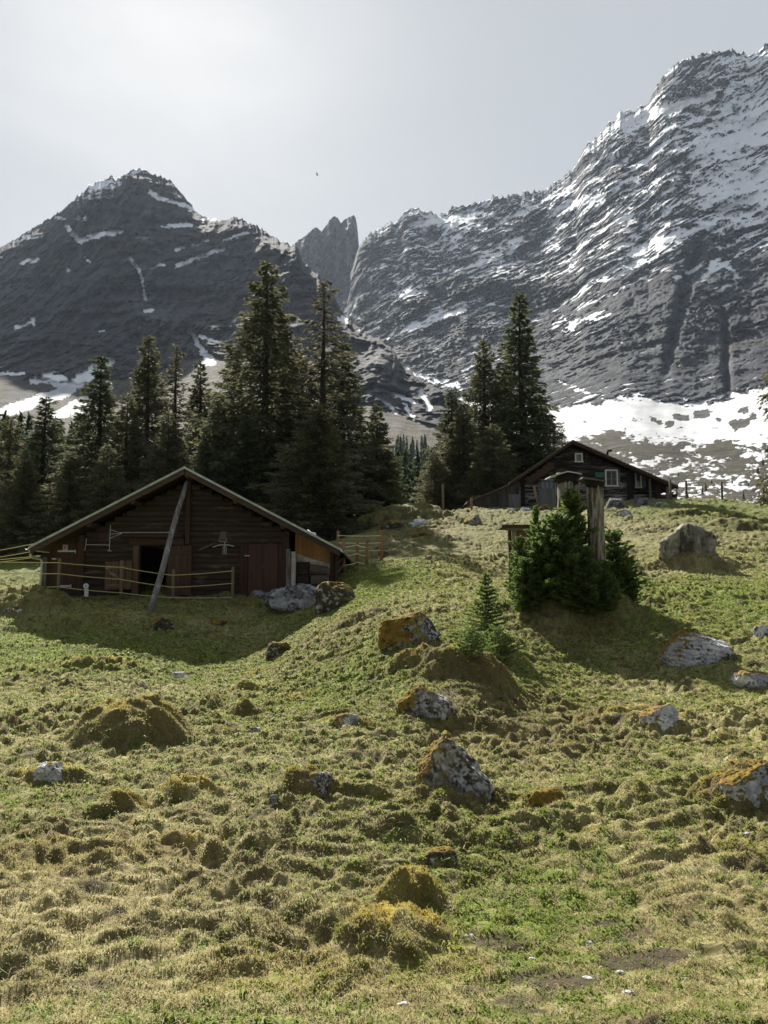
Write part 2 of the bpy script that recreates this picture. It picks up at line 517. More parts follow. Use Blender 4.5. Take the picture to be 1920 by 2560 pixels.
def full_height(X, Y):
    X = np.asarray(X, float); Y = np.asarray(Y, float)
    z = land_z(X, Y)
    h, b = tussock(X, Y)
    A = amp_mask(X, Y)
    z = z + A * ((0.225 + .08 * sstep(22, 40, Y)) * h + 0.09 * b) + .2 * sstep(18, 32, Y) * A * np.abs(gnoise(X / 1.9, Y / 1.5, 37)) + 0.10 * fbm(X * 0.45, Y * 0.45, 3, 31) * np.minimum(1, A) + 0.03 * A * fbm(X * 5, Y * 6, 4, 41, .6)
    z = z + 0.25 * fbm(X * .11, Y * .11, 2, 51) * sstep(25, 60, Y)
    return z, h, b, A

# ------------------------------------------------------------------ ground sheet
S0, S1, S2 = 0.6, 68.0, 330.0
cshift = 2.5
s_rows = np.concatenate((np.exp(np.arange(math.log(S0), math.log(S1), 0.0035)), np.exp(np.arange(math.log(S1), math.log(S2), 0.014))))
tt = np.linspace(-1, 1, 1260)
u_cols = 0.58 * tt + 0.75 * tt ** 5
SS, UU = np.meshgrid(s_rows, u_cols, indexing='ij')
GX = UU * SS; GY = SS - cshift
GZ, GH, GB, GA = full_height(GX, GY)
NRG, NCG = GX.shape

STRAW, STRAW2 = C3(.46, .40, .22), C3(.22, .19, .08)
GREEN, GREEN2 = C3(.19, .235, .05), C3(.075, .105, .026)
MOSS, MOSS2 = C3(.34, .255, .05), C3(.24, .205, .04)
SOIL = C3(.055, .042, .03)

def ground_colour(X, Y, h, b, A, slope):
    Yc = np.maximum(Y, 2.6); u = X / Yc; l = np.log(Yc)
    n1 = fbm(X * .9, Y * .9, 3, 61); n2 = fbm(X * 5.5, Y * 5.5, 3, 62); n3 = fbm(X * .16, Y * .16, 3, 63); n4 = fbm(X * 16, Y * 16, 2, 64)
    lush = (0.55 * blob(u, l, 950, 1450, .07, .16) + .5 * blob(u, l, 100, 1650, .25, .15) + .45 * blob(u, l, 850, 1720, .12, .22) + .4 * blob(u, l, 1750, 1480, .12, .25) + .4 * blob(u, l, 1800, 1280, .12, .15)
            + .3 * blob(u, l, 1250, 2280, .2, .14) + .25 * blob(u, l, 1300, 1700, .1, .2) - .45 * blob(u, l, 300, 2300, .3, .3) - .05 * blob(u, l, 1050, 1360, .12, .14)
            - .35 * blob(u, l, 1780, 2250, .12, .2) - .25 * blob(u, l, 1500, 2480, .4, .14) - .35 * blob(u, l, 1700, 1390, .12, .12) + .35 * blob(u, l, 30, 1430, .1, .3) - .25 * blob(u, l, 1500, 1350, .1, .15))
    g = sstep(-.20, .30, n1 * .25 + n2 * .60 + n4 * .70 + n3 * .25 + lush * .8 + .04)
    straw = lerp3(STRAW2, STRAW, sstep(-.5, .5, n4 + n2 * .5))
    green = lerp3(GREEN2, GREEN, sstep(-.5, .5, n4 * .7 + n1 * .5 + lush * .5))
    c = lerp3(straw, green, g)
    # moss on the hummocks
    mo = sstep(.18, .55, fbm(X * .6 + 9, Y * .6, 3, 71) + .35 * (h - .4)) * .55
    mo = mo * (0.4 + blob(u, l, 250, 1680, .12, .08) * 2)
    bare = np.zeros_like(X)
    for (mx_, my, wx, wy, hh, moss, ex) in MOUNDS:
        d = ((X - mx_) / wx) ** 2 + ((Y - my) / wy) ** 2
        if moss > 0:
            m = np.exp(-np.minimum(d * .8, 30) ** 2) * moss * sstep(-.45, .15, n2 * .7 + n1 * .5 + .35 * (Y - my) / wy + .1)
            mo = np.maximum(mo, m)
    c = lerp3(c, lerp3(MOSS2, MOSS, sstep(-.4, .4, n4 + n2)), np.clip(mo, 0, 1))
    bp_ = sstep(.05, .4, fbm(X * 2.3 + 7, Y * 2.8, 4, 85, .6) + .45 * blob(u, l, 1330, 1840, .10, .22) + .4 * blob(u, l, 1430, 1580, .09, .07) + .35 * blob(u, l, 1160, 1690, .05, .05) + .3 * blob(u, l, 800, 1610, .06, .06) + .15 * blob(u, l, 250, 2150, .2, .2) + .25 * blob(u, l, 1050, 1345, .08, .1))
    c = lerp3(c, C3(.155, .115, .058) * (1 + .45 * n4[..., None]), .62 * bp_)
    # dead brown grass on the steep trodden flanks, earth here and there
    br = sstep(.35, .9, slope) * .75 * sstep(-.5, .3, n1 + n2 * .5)
    c = lerp3(c, C3(.115, .088, .046) * (1 + .3 * n4[..., None]), np.clip(br, 0, 1))
    so_ = sstep(.28, .5, fbm(X * 1.7 + 3, Y * 1.7, 3, 81) + .12 * (1 - h) - .06) * .8
    so_ = so_ + .9 * sstep(.0, .35, blob(u, l, 1230, 2365, .05, .035) + blob(u, l, 1380, 2460, .07, .04) + blob(u, l, 1590, 2405, .06, .03) + blob(u, l, 1660, 2395, .025, .02) + blob(u, l, 1510, 2320, .02, .015) + blob(u, l, 1300, 2515, .04, .02)
            + blob(u, l, 1320, 2545, .03, .01) + blob(u, l, 1180, 2490, .02, .01) - .38 + .5 * n2)
    so_ = so_ + .55 * blob(u, l, 730, 1610, .06, .08) * sstep(-.4, .3, n1 + n2) + .4 * blob(u, l, 1200, 1800, .06, .12) * sstep(-.3, .3, n2)
    c = lerp3(c, SOIL * (1.2 + .5 * n4[..., None]), np.clip(so_, 0, .95))
    dg = sstep(30, 42, Y) * .22                  # no single blades out there: colour darkened to stand in for their shading
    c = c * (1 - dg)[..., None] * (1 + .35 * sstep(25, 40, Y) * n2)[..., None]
    return np.clip(c, .01, .8), g, mo, np.clip(so_, 0, 1)

dzx = np.gradient(GZ, axis=1) / np.maximum(np.gradient(GX, axis=1), 1e-4)
dzy = np.gradient(GZ, axis=0) / np.maximum(np.gradient(GY, axis=0), 1e-4)
GSL = np.hypot(dzx, dzy)
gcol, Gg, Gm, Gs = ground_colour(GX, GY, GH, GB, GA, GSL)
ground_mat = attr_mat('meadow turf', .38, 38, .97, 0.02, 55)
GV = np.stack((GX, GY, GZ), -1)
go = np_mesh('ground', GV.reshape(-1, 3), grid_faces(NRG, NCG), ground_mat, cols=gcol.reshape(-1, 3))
tag(go, 'hummocky alpine pasture of green turf, straw and moss', 'pasture', kind='structure')

# ------------------------------------------------------------------ short grass blades
R = np.random.default_rng(11)
def blades(N, smin, smax, umax, wid, len0, name, keep=None):
    rows = np.nonzero((s_rows > smin) & (s_rows < smax))[0]; cols = np.nonzero(np.abs(u_cols) < umax)[0]
    i = R.integers(rows[0], rows[-1], N); j = R.integers(cols[0], cols[-1], N)
    a = R.random(N)[:, None]; b_ = R.random(N)[:, None]
    P = (GV[i, j] * (1 - a) + GV[i + 1, j] * a) * (1 - b_) + (GV[i, j + 1] * (1 - a) + GV[i + 1, j + 1] * a) * b_
    c = gcol[i, j]; g = Gg[i, j]; mo = Gm[i, j]; soil = Gs[i, j]; h = GH[i, j]
    tuft = fbm(P[:, 0] * 6, P[:, 1] * 6, 2, 90)
    pk = (1 - soil * .95) * sstep(-.6, .15, tuft) * (1 - .35 * mo)
    k = R.random(N) < pk
    P, c, g, mo, h, tuft = P[k], c[k], g[k], mo[k], h[k], tuft[k]
    n = len(P); Y = P[:, 1]
    leafy = (g > .55) & (R.random(n) < .25)
    L = len0 * (.45 + .8 * R.random(n) + 1.4 * (R.random(n) < .06)) * (1 + .3 * leafy) * (1 + .5 * np.clip(tuft, -1, 1)) * (1 - .35 * mo) * (1 + .5 * sstep(8, 30, Y))
    W = wid * np.maximum(1, Y / 5.0) * (.6 + .8 * R.random(n)) * (1 + .6 * (g > .5) + .8 * leafy)
    ang = R.random(n) * 2 * math.pi
    lean = .4 + 1.6 * R.random(n) ** 1.4
    ld = np.stack((np.cos(ang) + .1, np.sin(ang) - .45, np.zeros(n)), 1)
    side = np.stack((-np.sin(ang), np.cos(ang), np.zeros(n)), 1)
    flip = R.random(n) < .5
    side[flip] = np.array((1, 0, 0))
    mid = P + ld * (L * lean * .35)[:, None] + np.array((0, 0, 1)) * (L * .62)[:, None]
    tip = P + ld * (L * lean)[:, None] + np.array((0, 0, 1)) * (L * (1.0 - .35 * lean))[:, None]
    P = P - np.array((0, 0, .006))
    hw = side * (W * .5)[:, None]
    V = np.stack((P - hw, P + hw, mid + hw * .8, mid - hw * .8, tip), 1).reshape(-1, 3)
    ids = np.arange(n)[:, None] * 5
    quad = np.concatenate((ids, ids + 1, ids + 2, ids + 3), 1)
    tri = np.concatenate((ids + 3, ids + 2, ids + 4, ids + 4), 1)
    fr = np.concatenate((np.stack((ids[:, 0], ids[:, 0] + 1, ids[:, 0] + 2), 1), np.stack((ids[:, 0], ids[:, 0] + 2, ids[:, 0] + 3), 1), np.stack((ids[:, 0] + 3, ids[:, 0] + 2, ids[:, 0] + 4), 1)))
    dry = (R.random(n) > .25 + .75 * g) & ~leafy
    bc = np.where(dry[:, None], STRAW * (.65 + .7 * R.random((n, 1))), GREEN * (.7 + .8 * R.random((n, 1))))
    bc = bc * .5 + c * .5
    bc = bc * (1 - mo[:, None]) + (MOSS * (.7 + .6 * R.random((n, 1)))) * mo[:, None]
    cc = np.repeat(bc, 5, 0)
    o = np_mesh(name, V, fr, blade_mat, cols=np.clip(cc, 0, .8), smooth=False)
    return o
blade_mat = attr_mat('grass blade', .15, 10, .7, 0, transl=.36, spec=.2)
tag(blades(1150000, 5.0, 40.0, .80, .0040, .018, 'grass'), 'short green and straw coloured grass covering the pasture', 'grass', kind='stuff')
# ------------------------------------------------------------------ mountains
def interp(pts, x, k):
    xs = np.array([p[0] for p in pts], float); ys = np.array([p[k] for p in pts], float)
    return np.interp(x, xs, ys)

def rock_mat(name, tint=(1, 1, 1), thr=0.5, soft=0.05):
    m, t = new_mat(name)
    a = nd(t, 'ShaderNodeAttribute', attribute_name='col')
    s = nd(t, 'ShaderNodeAttribute', attribute_name='snow')
    n = noise(t, 0.03, 8, 0.7)
    n2 = noise(t, 0.10, 5, 0.7)
    k = rng_map(t, n, 0.3, 0.7, .35, 1.65)
    c = nd(t, 'ShaderNodeVectorMath', operation='SCALE')
    t.links.new(a.outputs['Color'], c.inputs[0]); t.links.new(k, c.inputs['Scale'])
    add = nd(t, 'ShaderNodeMath', operation='ADD')
    t.links.new(s.outputs['Fac'], add.inputs[0]); t.links.new(rng_map(t, n2, 0.2, 0.8, -.14, .14), add.inputs[1])
    fac = rng_map(t, add.outputs[0], thr - soft, thr + soft)
    od = nd(t, 'ShaderNodeAttribute', attribute_name='old')
    sc_ = mixc(t, od.outputs['Fac'], (.93, .94, .96), (.42, .43, .45))
    col = mixc(t, fac, c.outputs[0], sc_)
    inv = nd(t, 'ShaderNodeMath', operation='MULTIPLY_ADD', i_1=-.9, i_2=1.0)
    t.links.new(fac, inv.inputs[0])
    bh = nd(t, 'ShaderNodeMath', operation='MULTIPLY')
    t.links.new(n, bh.inputs[0]); t.links.new(inv.outputs[0], bh.inputs[1])
    finish(t, col, .95, bh.outputs[0], 14.0, .1, 0, 1.0)
    return m

def streaks(px, py, lst):
    """sum of soft strokes (x0, y0, x1, y1, half width, strength) over the face"""
    s = np.zeros_like(px)
    wx_ = 9 * fbm(px / 26, py / 15, 3, 401, .6) + 3 * gnoise(px / 6, py / 4, 402); wy_ = 6 * fbm(px / 26, py / 15, 3, 403, .6) + 2.5 * gnoise(px / 6, py / 4, 404)
    px = px + wx_; py = py + wy_
    for (x0, y0, x1, y1, wd, st) in lst:
        dx, dy = x1 - x0, y1 - y0
        t = np.clip(((px - x0) * dx + (py - y0) * dy) / (dx * dx + dy * dy + 1e-6), 0, 1)
        d = np.hypot(px - x0 - t * dx, py - y0 - t * dy)
        s = np.maximum(s, st * np.exp(-(d / wd) ** 2))
    return s

def mountain(name, label, pxs, NR, ridge, foot, base, relief, snowfn, colfn, mat, seed, jag=3.0, footfrac=.25, rexp=.9, back=900):
    NC = len(pxs)
    pr, rr = interp(ridge, pxs, 1), interp(ridge, pxs, 2)
    pf, rf = interp(foot, pxs, 1), interp(foot, pxs, 2)
    pb, rb = interp(base, pxs, 1), interp(base, pxs, 2)
    gx = np.linspace(pxs[0], pxs[-1], 1200); kk = np.hanning(91); kk /= kk.sum()
    sm_ = lambda yv: np.interp(pxs, gx, np.convolve(np.pad(np.interp(gx, pxs, yv), 45, mode='edge'), kk, 'valid'))
    pf, rf, rr = sm_(pf), sm_(rf), sm_(rr)
    pf = pf + 10 * fbm(pxs / 110, pxs * 0, 2, seed + 93)
    jg = jag * (ridged(pxs / 26.0, np.zeros(NC), 4, seed + 90, .6) * 2.2 + ridged(pxs / 7.0, np.zeros(NC), 2, seed + 91) * .7)
    n1 = int(NR * footfrac); n2 = NR - n1
    t1 = np.linspace(0, 1, n1, endpoint=False)[:, None]; t2 = np.linspace(0, 1, n2)[:, None]
    py = np.concatenate((pb + (pf - pb) * t1, pf + (pr - pf) * t2 + jg * t2 ** 14))
    r = np.concatenate((rb * (rf / rb) ** t1, rf + (rr - rf) * t2 ** rexp))
    up = np.concatenate((t1 * 0, t2)) + 0 * py
    PX = np.broadcast_to(pxs, py.shape)
    te = tan_e(py)
    u = np.broadcast_to((pxs - 960) / F, py.shape)
    v = (1280 - py) / F
    fac = u / (CP - v * SP)                      # X per metre of depth
    X = fac * r; Z = te * r
    apron = np.concatenate((t1 - 1, t2)) + .05 * fbm(PX / 40, py / 16, 4, seed + 94, .6) + .02
    apron = sstep(0, .05, apron)
    lo, hi = relief(X, Z, r, PX, py, up, apron)
    edge = 1 - .55 * sstep(.9, 1, up)
    r_0 = r; fill = 1.0
    for step in range(2):                        # rock first, then snow fills its small hollows
        r = np.maximum(r_0 + (lo + hi * fill) * edge, 200)
        X = fac * r; Z = CZ + te * r
        P = np.stack((X, r, Z), -1)
        if step == 0:
            gu = np.gradient(P, axis=1); gv = np.gradient(P, axis=0)
            N = np.cross(gu, gv); N /= np.linalg.norm(N, axis=-1, keepdims=True) + 1e-9
            N *= np.sign(N[..., 2:3] + 1e-9)
            snow = snowfn(PX, py, up, N[..., 2], X, Z, r, apron)
            nzz = N[..., 2]
            fill = 1 - .8 * sstep(.42, .58, snow)
    col = colfn(PX, py, up, nzz, X, Z, r, apron)
    # the far side of the ridge
    old = (1 - apron) * np.clip(.75 + .5 * fbm(PX / 45, py / 14, 4, seed + 96, .6), 0, 1)
    nb = 14
    kb = (np.arange(1, nb + 1) / nb)[:, None]
    rb_ = r[-1] + back * kb; zb = Z[-1] * (1 - kb) ** 1.2 - 20 * kb
    Pb = np.stack((fac[-1] * rb_, rb_, zb), -1)
    P = np.concatenate((P, Pb)); snow = np.concatenate((snow, np.repeat(snow[-1:], nb, 0))); old = np.concatenate((old, np.repeat(old[-1:], nb, 0))); col = np.concatenate((col, np.repeat(col[-1:], nb, 0)))
    o = np_mesh(name, P.reshape(-1, 3), grid_faces(*P.shape[:2]), mat, cols=np.clip(col, .01, .8).reshape(-1, 3), attrs={'snow': snow.ravel(), 'old': old.ravel()})
    return tag(o, label, 'mountain', kind='structure')

def ledges(q, lam, cliff=.72):
    f = q / lam; f = f - np.floor(f)
    return lam * np.where(f < cliff, -f, -cliff + (f - cliff) * cliff / (1 - cliff))

# right hand range -------------------------------------------------
R_RIDGE = [(560, 900, 3300), (780, 830, 3300), (830, 760, 3300), (868, 700, 3300), (895, 606, 3300), (910, 580, 3300), (950, 556, 3300), (1000, 534, 3250), (1010, 516, 3200), (1030, 503, 3200), (1048, 506, 3200), (1065, 516, 3200),
           (1100, 524, 3150), (1145, 504, 3100), (1230, 482, 3000), (1300, 474, 2950), (1350, 464, 2900), (1400, 434, 2800), (1440, 404, 2750), (1460, 355, 2700), (1500, 324, 2650),
           (1520, 296, 2600), (1552, 270, 2600), (1580, 262, 2550), (1620, 246, 2500), (1640, 204, 2480), (1660, 174, 2450), (1690, 142, 2420), (1740, 126, 2400), (1790, 114, 2380), (1830, 110, 2350),
           (1850, 120, 2340), (1880, 122, 2330), (1905, 106, 2300), (1930, 84, 2280), (2010, 20, 2200), (2200, -60, 2100), (2600, 150, 1900), (3100, 500, 1700)]
R_FOOT = [(560, 1060, 2300), (800, 1000, 2200), (1000, 960, 1900), (1150, 1000, 1650), (1350, 1020, 1350), (1420, 1030, 1250), (1500, 1008, 1200), (1560, 992, 1180), (1600, 985, 1180), (1660, 1010, 1150), (1760, 1018, 1120), (1800, 1010, 1100), (1860, 985, 1100), (1920, 975, 1080), (2300, 960, 1000), (3100, 980, 900)]
R_BASE = [(560, 1330, 420), (1300, 1320, 330), (1500, 1315, 280), (3100, 1320, 280)]
def r_relief(X, Z, r, PX, py, up, ap):
    A = X * 1.0; q = Z - A * .42 + 60 * fbm(A / 420, Z / 420, 3, 7)
    sc = r / 2200
    d = -110 * ridged(A / 520 + Z / 1500, Z / 900, 3, 3) * up ** .5
    d = d - 62 * ridged(A / 150 + q / 500, q / 260, 3, 4, .6) * (.4 + .6 * up)
    ln = fbm(A / 210, q / 210, 3, 8); l2 = fbm(A / 60, q / 60, 3, 9)
    up2 = .35 + .65 * sstep(.1, .5, up)
    d = d - ledges(q + 60 * ln, 118) * .35 * (.5 + ln) * up2
    h = -24 * ridged((A + Z * .3) / 50, q / 46, 4, 5, .62) - 9 * ridged(A / 15, q / 12, 2, 6) - 24 * ridged(A / 40 + .4 * ln, Z / 190, 3, 11, .6) * sstep(-.2, .3, ln + .4 * (py - 700) / 300)
    h = h - (ledges(q + 70 * ln + 14 * l2, 41) * .55 * sstep(-.3, .3, l2) + .35 * ledges(q + 24 * l2, 17) * sstep(-.2, .3, fbm(A / 90, q / 40, 2, 10))) * up2
    d = d + 90 * np.exp(-((PX - 1735 + (py - 650) * .25 + 10 * ln) / 13) ** 2) * sstep(1000, 800, py) * sstep(560, 640, py) + 60 * np.exp(-((PX - 1812 - (py - 800) * .04 + 8 * ln) / 8) ** 2) * sstep(740, 820, py)
    # snowfield and rubble hummocks at the foot
    hum = 16 * fbm(X / 110, r / 160, 2, 12) + (9 * fbm(X / 45, r / 60, 3, 13)) * sstep(1060, 1110, py)
    k = np.clip(sc, .4, 1.3)
    return d * ap * k + hum * (1 - ap), h * ap * k * (.55 + .8 * sstep(-.3, .35, fbm(X / 240, Z / 200, 3, 14)))
R_SNOW = [(1075, 800, 1140, 775, 22, .5), (1010, 815, 1100, 800, 14, .45), (1000, 735, 1060, 730, 8, .4), (1390, 815, 1520, 790, 15, .55), (1400, 800, 1440, 830, 16, .5), (1590, 625, 1690, 590, 17, .45), (1690, 595, 1780, 560, 9, .4), (1690, 690, 1800, 655, 7, .5),
          (1505, 702, 1640, 640, 7, .4), (1440, 770, 1560, 720, 6, .4), (1030, 935, 1150, 965, 10, .5), (1010, 920, 1040, 940, 10, .5), (1385, 945, 1470, 985, 7, .5), (1720, 775, 1745, 760, 8, .6), (1715, 780, 1735, 815, 4, .6), (1735, 820, 1752, 860, 3, .5), (1838, 690, 1842, 730, 4, .5), (1815, 660, 1842, 690, 7, .6),
          (1600, 290, 1700, 265, 14, .5), (1700, 265, 1780, 240, 10, .45), (1560, 315, 1610, 300, 10, .4), (1120, 560, 1180, 545, 8, .4), (1030, 560, 1120, 545, 7, .45), (1240, 560, 1330, 520, 9, .4), (1380, 525, 1500, 490, 10, .4), (1180, 660, 1300, 590, 9, .35), (1220, 640, 1290, 620, 9, .35), (1840, 470, 1920, 430, 26, .35), (1750, 380, 1920, 330, 22, .28), (1640, 480, 1760, 440, 16, .25), (870, 785, 905, 800, 5, .5), (880, 720, 890, 770, 5, .4)]
def r_snow(PX, py, up, nz_, X, Z, r, ap):
    q = Z - X * .46 + 40 * fbm(X / 220, Z / 220, 2, 26); a_ = X + Z * .42
    st = streaks(PX, py, R_SNOW)
    num = 0; den = 1e-9
    for (cx, cy, fr) in ((1700, 180, .30), (1800, 130, .42), (1780, 300, .55), (1890, 250, .60), (1640, 300, .45), (1700, 400, .52), (1860, 420, .62), (1560, 400, .44), (1450, 420, .38), (1850, 560, .50), (1650, 540, .42), (1450, 560, .40), (1300, 520, .40), (1100, 550, .46), (950, 600, .32), (930, 700, .30), (1060, 680, .34), (1200, 660, .36), (1330, 650, .34), (1480, 680, .30), (1620, 660, .30), (1720, 640, .30),
                         (1850, 680, .28), (1050, 800, .34), (950, 850, .28), (1200, 760, .26), (1320, 760, .20), (1250, 860, .14), (1450, 840, .10), (1600, 780, .14), (1700, 850, .10), (1850, 850, .08), (1550, 930, .06), (1750, 950, .05), (1900, 780, .10), (1120, 900, .25), (1350, 940, .10)):
        wgt = np.exp(-((PX - cx) / 85) ** 2 - ((py - cy) / 75) ** 2) + 1e-6; num = num + wgt * fr; den = den + wgt
    frac = num / den
    n = fbm(a_ / 170, q / 24, 4, 23, .62) * .48 + fbm(a_ / 42, q / 7.5, 3, 24, .65) * .66 + .16 * fbm(X / 330, q / 200, 2, 22)
    s = .53 + n + (frac - .5) * .95 + .35 * (nz_ - .5) + st * .75
    # at the foot: unbroken snow above, patches among rubble and heath below
    ns = fbm(PX / 60, py / 22, 4, 25, .6)
    sa = .83 - .36 * sstep(1075, 1125, py + 30 * fbm(PX / 130, py / 50, 2, 27)) + .66 * ns + .34 * fbm(PX / 15, py / 6, 3, 28) - .28 * streaks(PX, py, [(1440, 1130, 1560, 1085, 26, 1), (1560, 1120, 1690, 1125, 20, 1), (1760, 1130, 1840, 1125, 12, 1)])
    dark = streaks(PX, py, [(1690, 1040, 1715, 1045, 8, 1), (1740, 1036, 1765, 1032, 8, 1), (1835, 1060, 1865, 1055, 10, 1), (1672, 1062, 1676, 1060, 7, 1), (1870, 1048, 1885, 1043, 5, 1), (1850, 1028, 1865, 1024, 5, 1), (1795, 1050, 1800, 1048, 4, 1), (1630, 1050, 1650, 1055, 4, 1)])
    sa = sa - 1.1 * dark * (1 + .5 * ns)
    return s * ap + sa * (1 - ap)
def r_col(PX, py, up, nz_, X, Z, r, ap):
    q = Z - X * .42
    k = 1 + .35 * fbm(X / 140, q / 40, 4, 30) + .2 * fbm(X / 30, q / 8, 3, 31)
    k = k * (1 - .55 * sstep(.62, .95, ridged(X / 70 + q / 260, q / 200, 3, 34)) ) * (1 - .5 * sstep(.5, .9, ridged(X / 200, q / 26 + .8 * fbm(X / 90, q / 90, 2, 36), 3, 35)))
    c = C3(.080, .084, .098) * k[..., None]
    c = lerp3(c, C3(.085, .07, .062) * k[..., None], .5 * sstep(.1, .5, fbm(X / 260, Z / 160, 3, 32)))
    heath = C3(.056, .050, .036) * (1 + .5 * fbm(PX / 25, py / 12, 4, 33))[..., None]
    return lerp3(heath, c, np.maximum(ap, .75 * sstep(1080, 1040, py)))
mt_r = rock_mat('limestone and snow')
pxr = np.concatenate((np.arange(560, 1960, 2.3), np.arange(1960, 3100, 9.0)))
mountain('mountain', 'huge grey rock mountain striped with snow ledges at the right', pxr, 520, R_RIDGE, R_FOOT, R_BASE, r_relief, r_snow, r_col, mt_r, 100, 8.0, .30, .9)

# spires in the saddle -------------------------------------------------
S_RIDGE = [(600, 800, 3900), (690, 650, 3900), (735, 606, 3900), (742, 596, 3900), (770, 580, 3900), (778, 568, 3900), (792, 562, 3900), (803, 572, 3900), (812, 560, 3900), (822, 545, 3900), (834, 533, 3900), (843, 538, 3900), (852, 552, 3900), (862, 543, 3900), (872, 538, 3900), (884, 530, 3900), (889, 535, 3900), (894, 565, 3900), (898, 620, 3900), (905, 700, 3900), (950, 850, 3900)]
S_FOOT = [(600, 1000, 3400), (950, 1000, 3400)]
S_BASE = [(600, 1200, 3000), (950, 1200, 3000)]
def s_relief(X, Z, r, PX, py, up, ap):
    return -150 * ridged(X / 110 + .15 * Z / 300, Z / 1400, 3, 43, .6) * ap, (-85 * ridged(X / 42, Z / 110, 3, 44) - 26 * ridged(X / 14, Z / 26, 2, 46) - ledges(Z + .6 * X + 40 * fbm(X / 60, Z / 60, 2, 48), 60) * .5) * ap
def s_snow(PX, py, up, nz_, X, Z, r, ap):
    return -.05 + .5 * (nz_ - .35) + .35 * fbm(X / 60, Z / 25, 4, 45, .6) + .3 * streaks(PX, py, [(760, 655, 820, 640, 8, 1), (800, 700, 840, 690, 8, 1)])
def s_col(PX, py, up, nz_, X, Z, r, ap):
    k = (1 + .5 * fbm(X / 60, Z / 240, 4, 47)) * (1 - .5 * sstep(.55, .9, ridged(X / 50, Z / 150, 3, 49)))
    return C3(.115, .117, .122) * k[..., None]
mountain('mountain', 'two pointed rock spires standing in the saddle between the mountains', np.arange(600, 950, 1.8), 260, S_RIDGE, S_FOOT, S_BASE, s_relief, s_snow, s_col, mt_r, 300, 3.5, .1, 1.0, 400)

# left hand mountain -------------------------------------------------
L_RIDGE = [(-1200, 1000, 1500), (-700, 760, 1800), (-300, 690, 2100), (0, 606, 2300), (50, 580, 2300), (100, 549, 2300), (150, 519, 2300), (200, 475, 2300), (240, 444, 2300), (272, 432, 2300), (280, 429, 2300), (290, 441, 2300), (308, 425, 2300), (330, 416, 2300),
           (345, 413, 2300), (357, 412, 2300), (368, 411, 2300), (380, 424, 2300), (400, 430, 2280), (430, 444, 2250), (460, 478, 2220), (490, 518, 2180), (520, 533, 2150), (550, 543, 2120), (570, 537, 2100), (590, 534, 2080), (630, 549, 2000),
           (670, 571, 1920), (700, 594, 1860), (722, 602, 1800), (737, 604, 1780), (760, 645, 1740), (800, 684, 1660), (835, 728, 1580), (852, 765, 1540), (880, 795, 1480), (905, 820, 1420), (925, 828, 1380), (955, 840, 1320),
           (985, 868, 1270), (1000, 893, 1230), (1015, 912, 1200), (1060, 945, 1120), (1100, 962, 1050), (1160, 995, 960), (1260, 1060, 830), (1400, 1150, 700), (1560, 1300, 600)]
L_FOOT = [(-1200, 1120, 1000), (-300, 1000, 1180), (0, 930, 1250), (130, 955, 1200), (210, 970, 1150), (300, 950, 1250), (400, 930, 1300), (470, 890, 1300), (540, 880, 1250), (620, 930, 1200), (700, 980, 1100), (900, 1010, 960), (1000, 1030, 900), (1100, 1070, 820), (1260, 1130, 720), (1400, 1200, 620), (1560, 1310, 560)]
L_BASE = [(-1200, 1330, 260), (200, 1330, 250), (900, 1325, 260), (1560, 1330, 260)]
def l_relief(X, Z, r, PX, py, up, ap):
    q = Z + X * .25 + 50 * fbm(X / 300, Z / 300, 3, 57)
    d = -120 * ridged(X / 420 - Z / 1600, Z / 900, 3, 53) * up ** .5
    d = d - 60 * ridged(X / 150 + Z / 700, Z / 330, 3, 54, .6) * (.3 + .7 * up)
    ln = fbm(X / 200, q / 200, 3, 58)
    h = -30 * ridged(X / 48, Z / 60, 3, 55, .62) - 12 * ridged(X / 16, Z / 15, 2, 56) - 34 * ridged(X / 55 + .5 * ln, Z / 220, 3, 60, .6) - (ledges(q + 60 * ln, 140) * .25 + ledges(q + 70 * ln, 46) * .35)
    d = d + 50 * streaks(PX, py, [(322, 640, 362, 750, 9, 1), (470, 825, 520, 900, 12, 1)])
    # pale cliff band jutting out of the lower wall
    d = d - 80 * np.exp(-((PX - 390) / 75) ** 2 - ((py - 800) / 30) ** 2) - 70 * np.exp(-((PX - 960) / 45) ** 2 - ((py - 910) / 50) ** 2)
    hum = 8 * fbm(X / 60, r / 90, 2, 59)
    return d * ap + hum * (1 - ap), h * ap
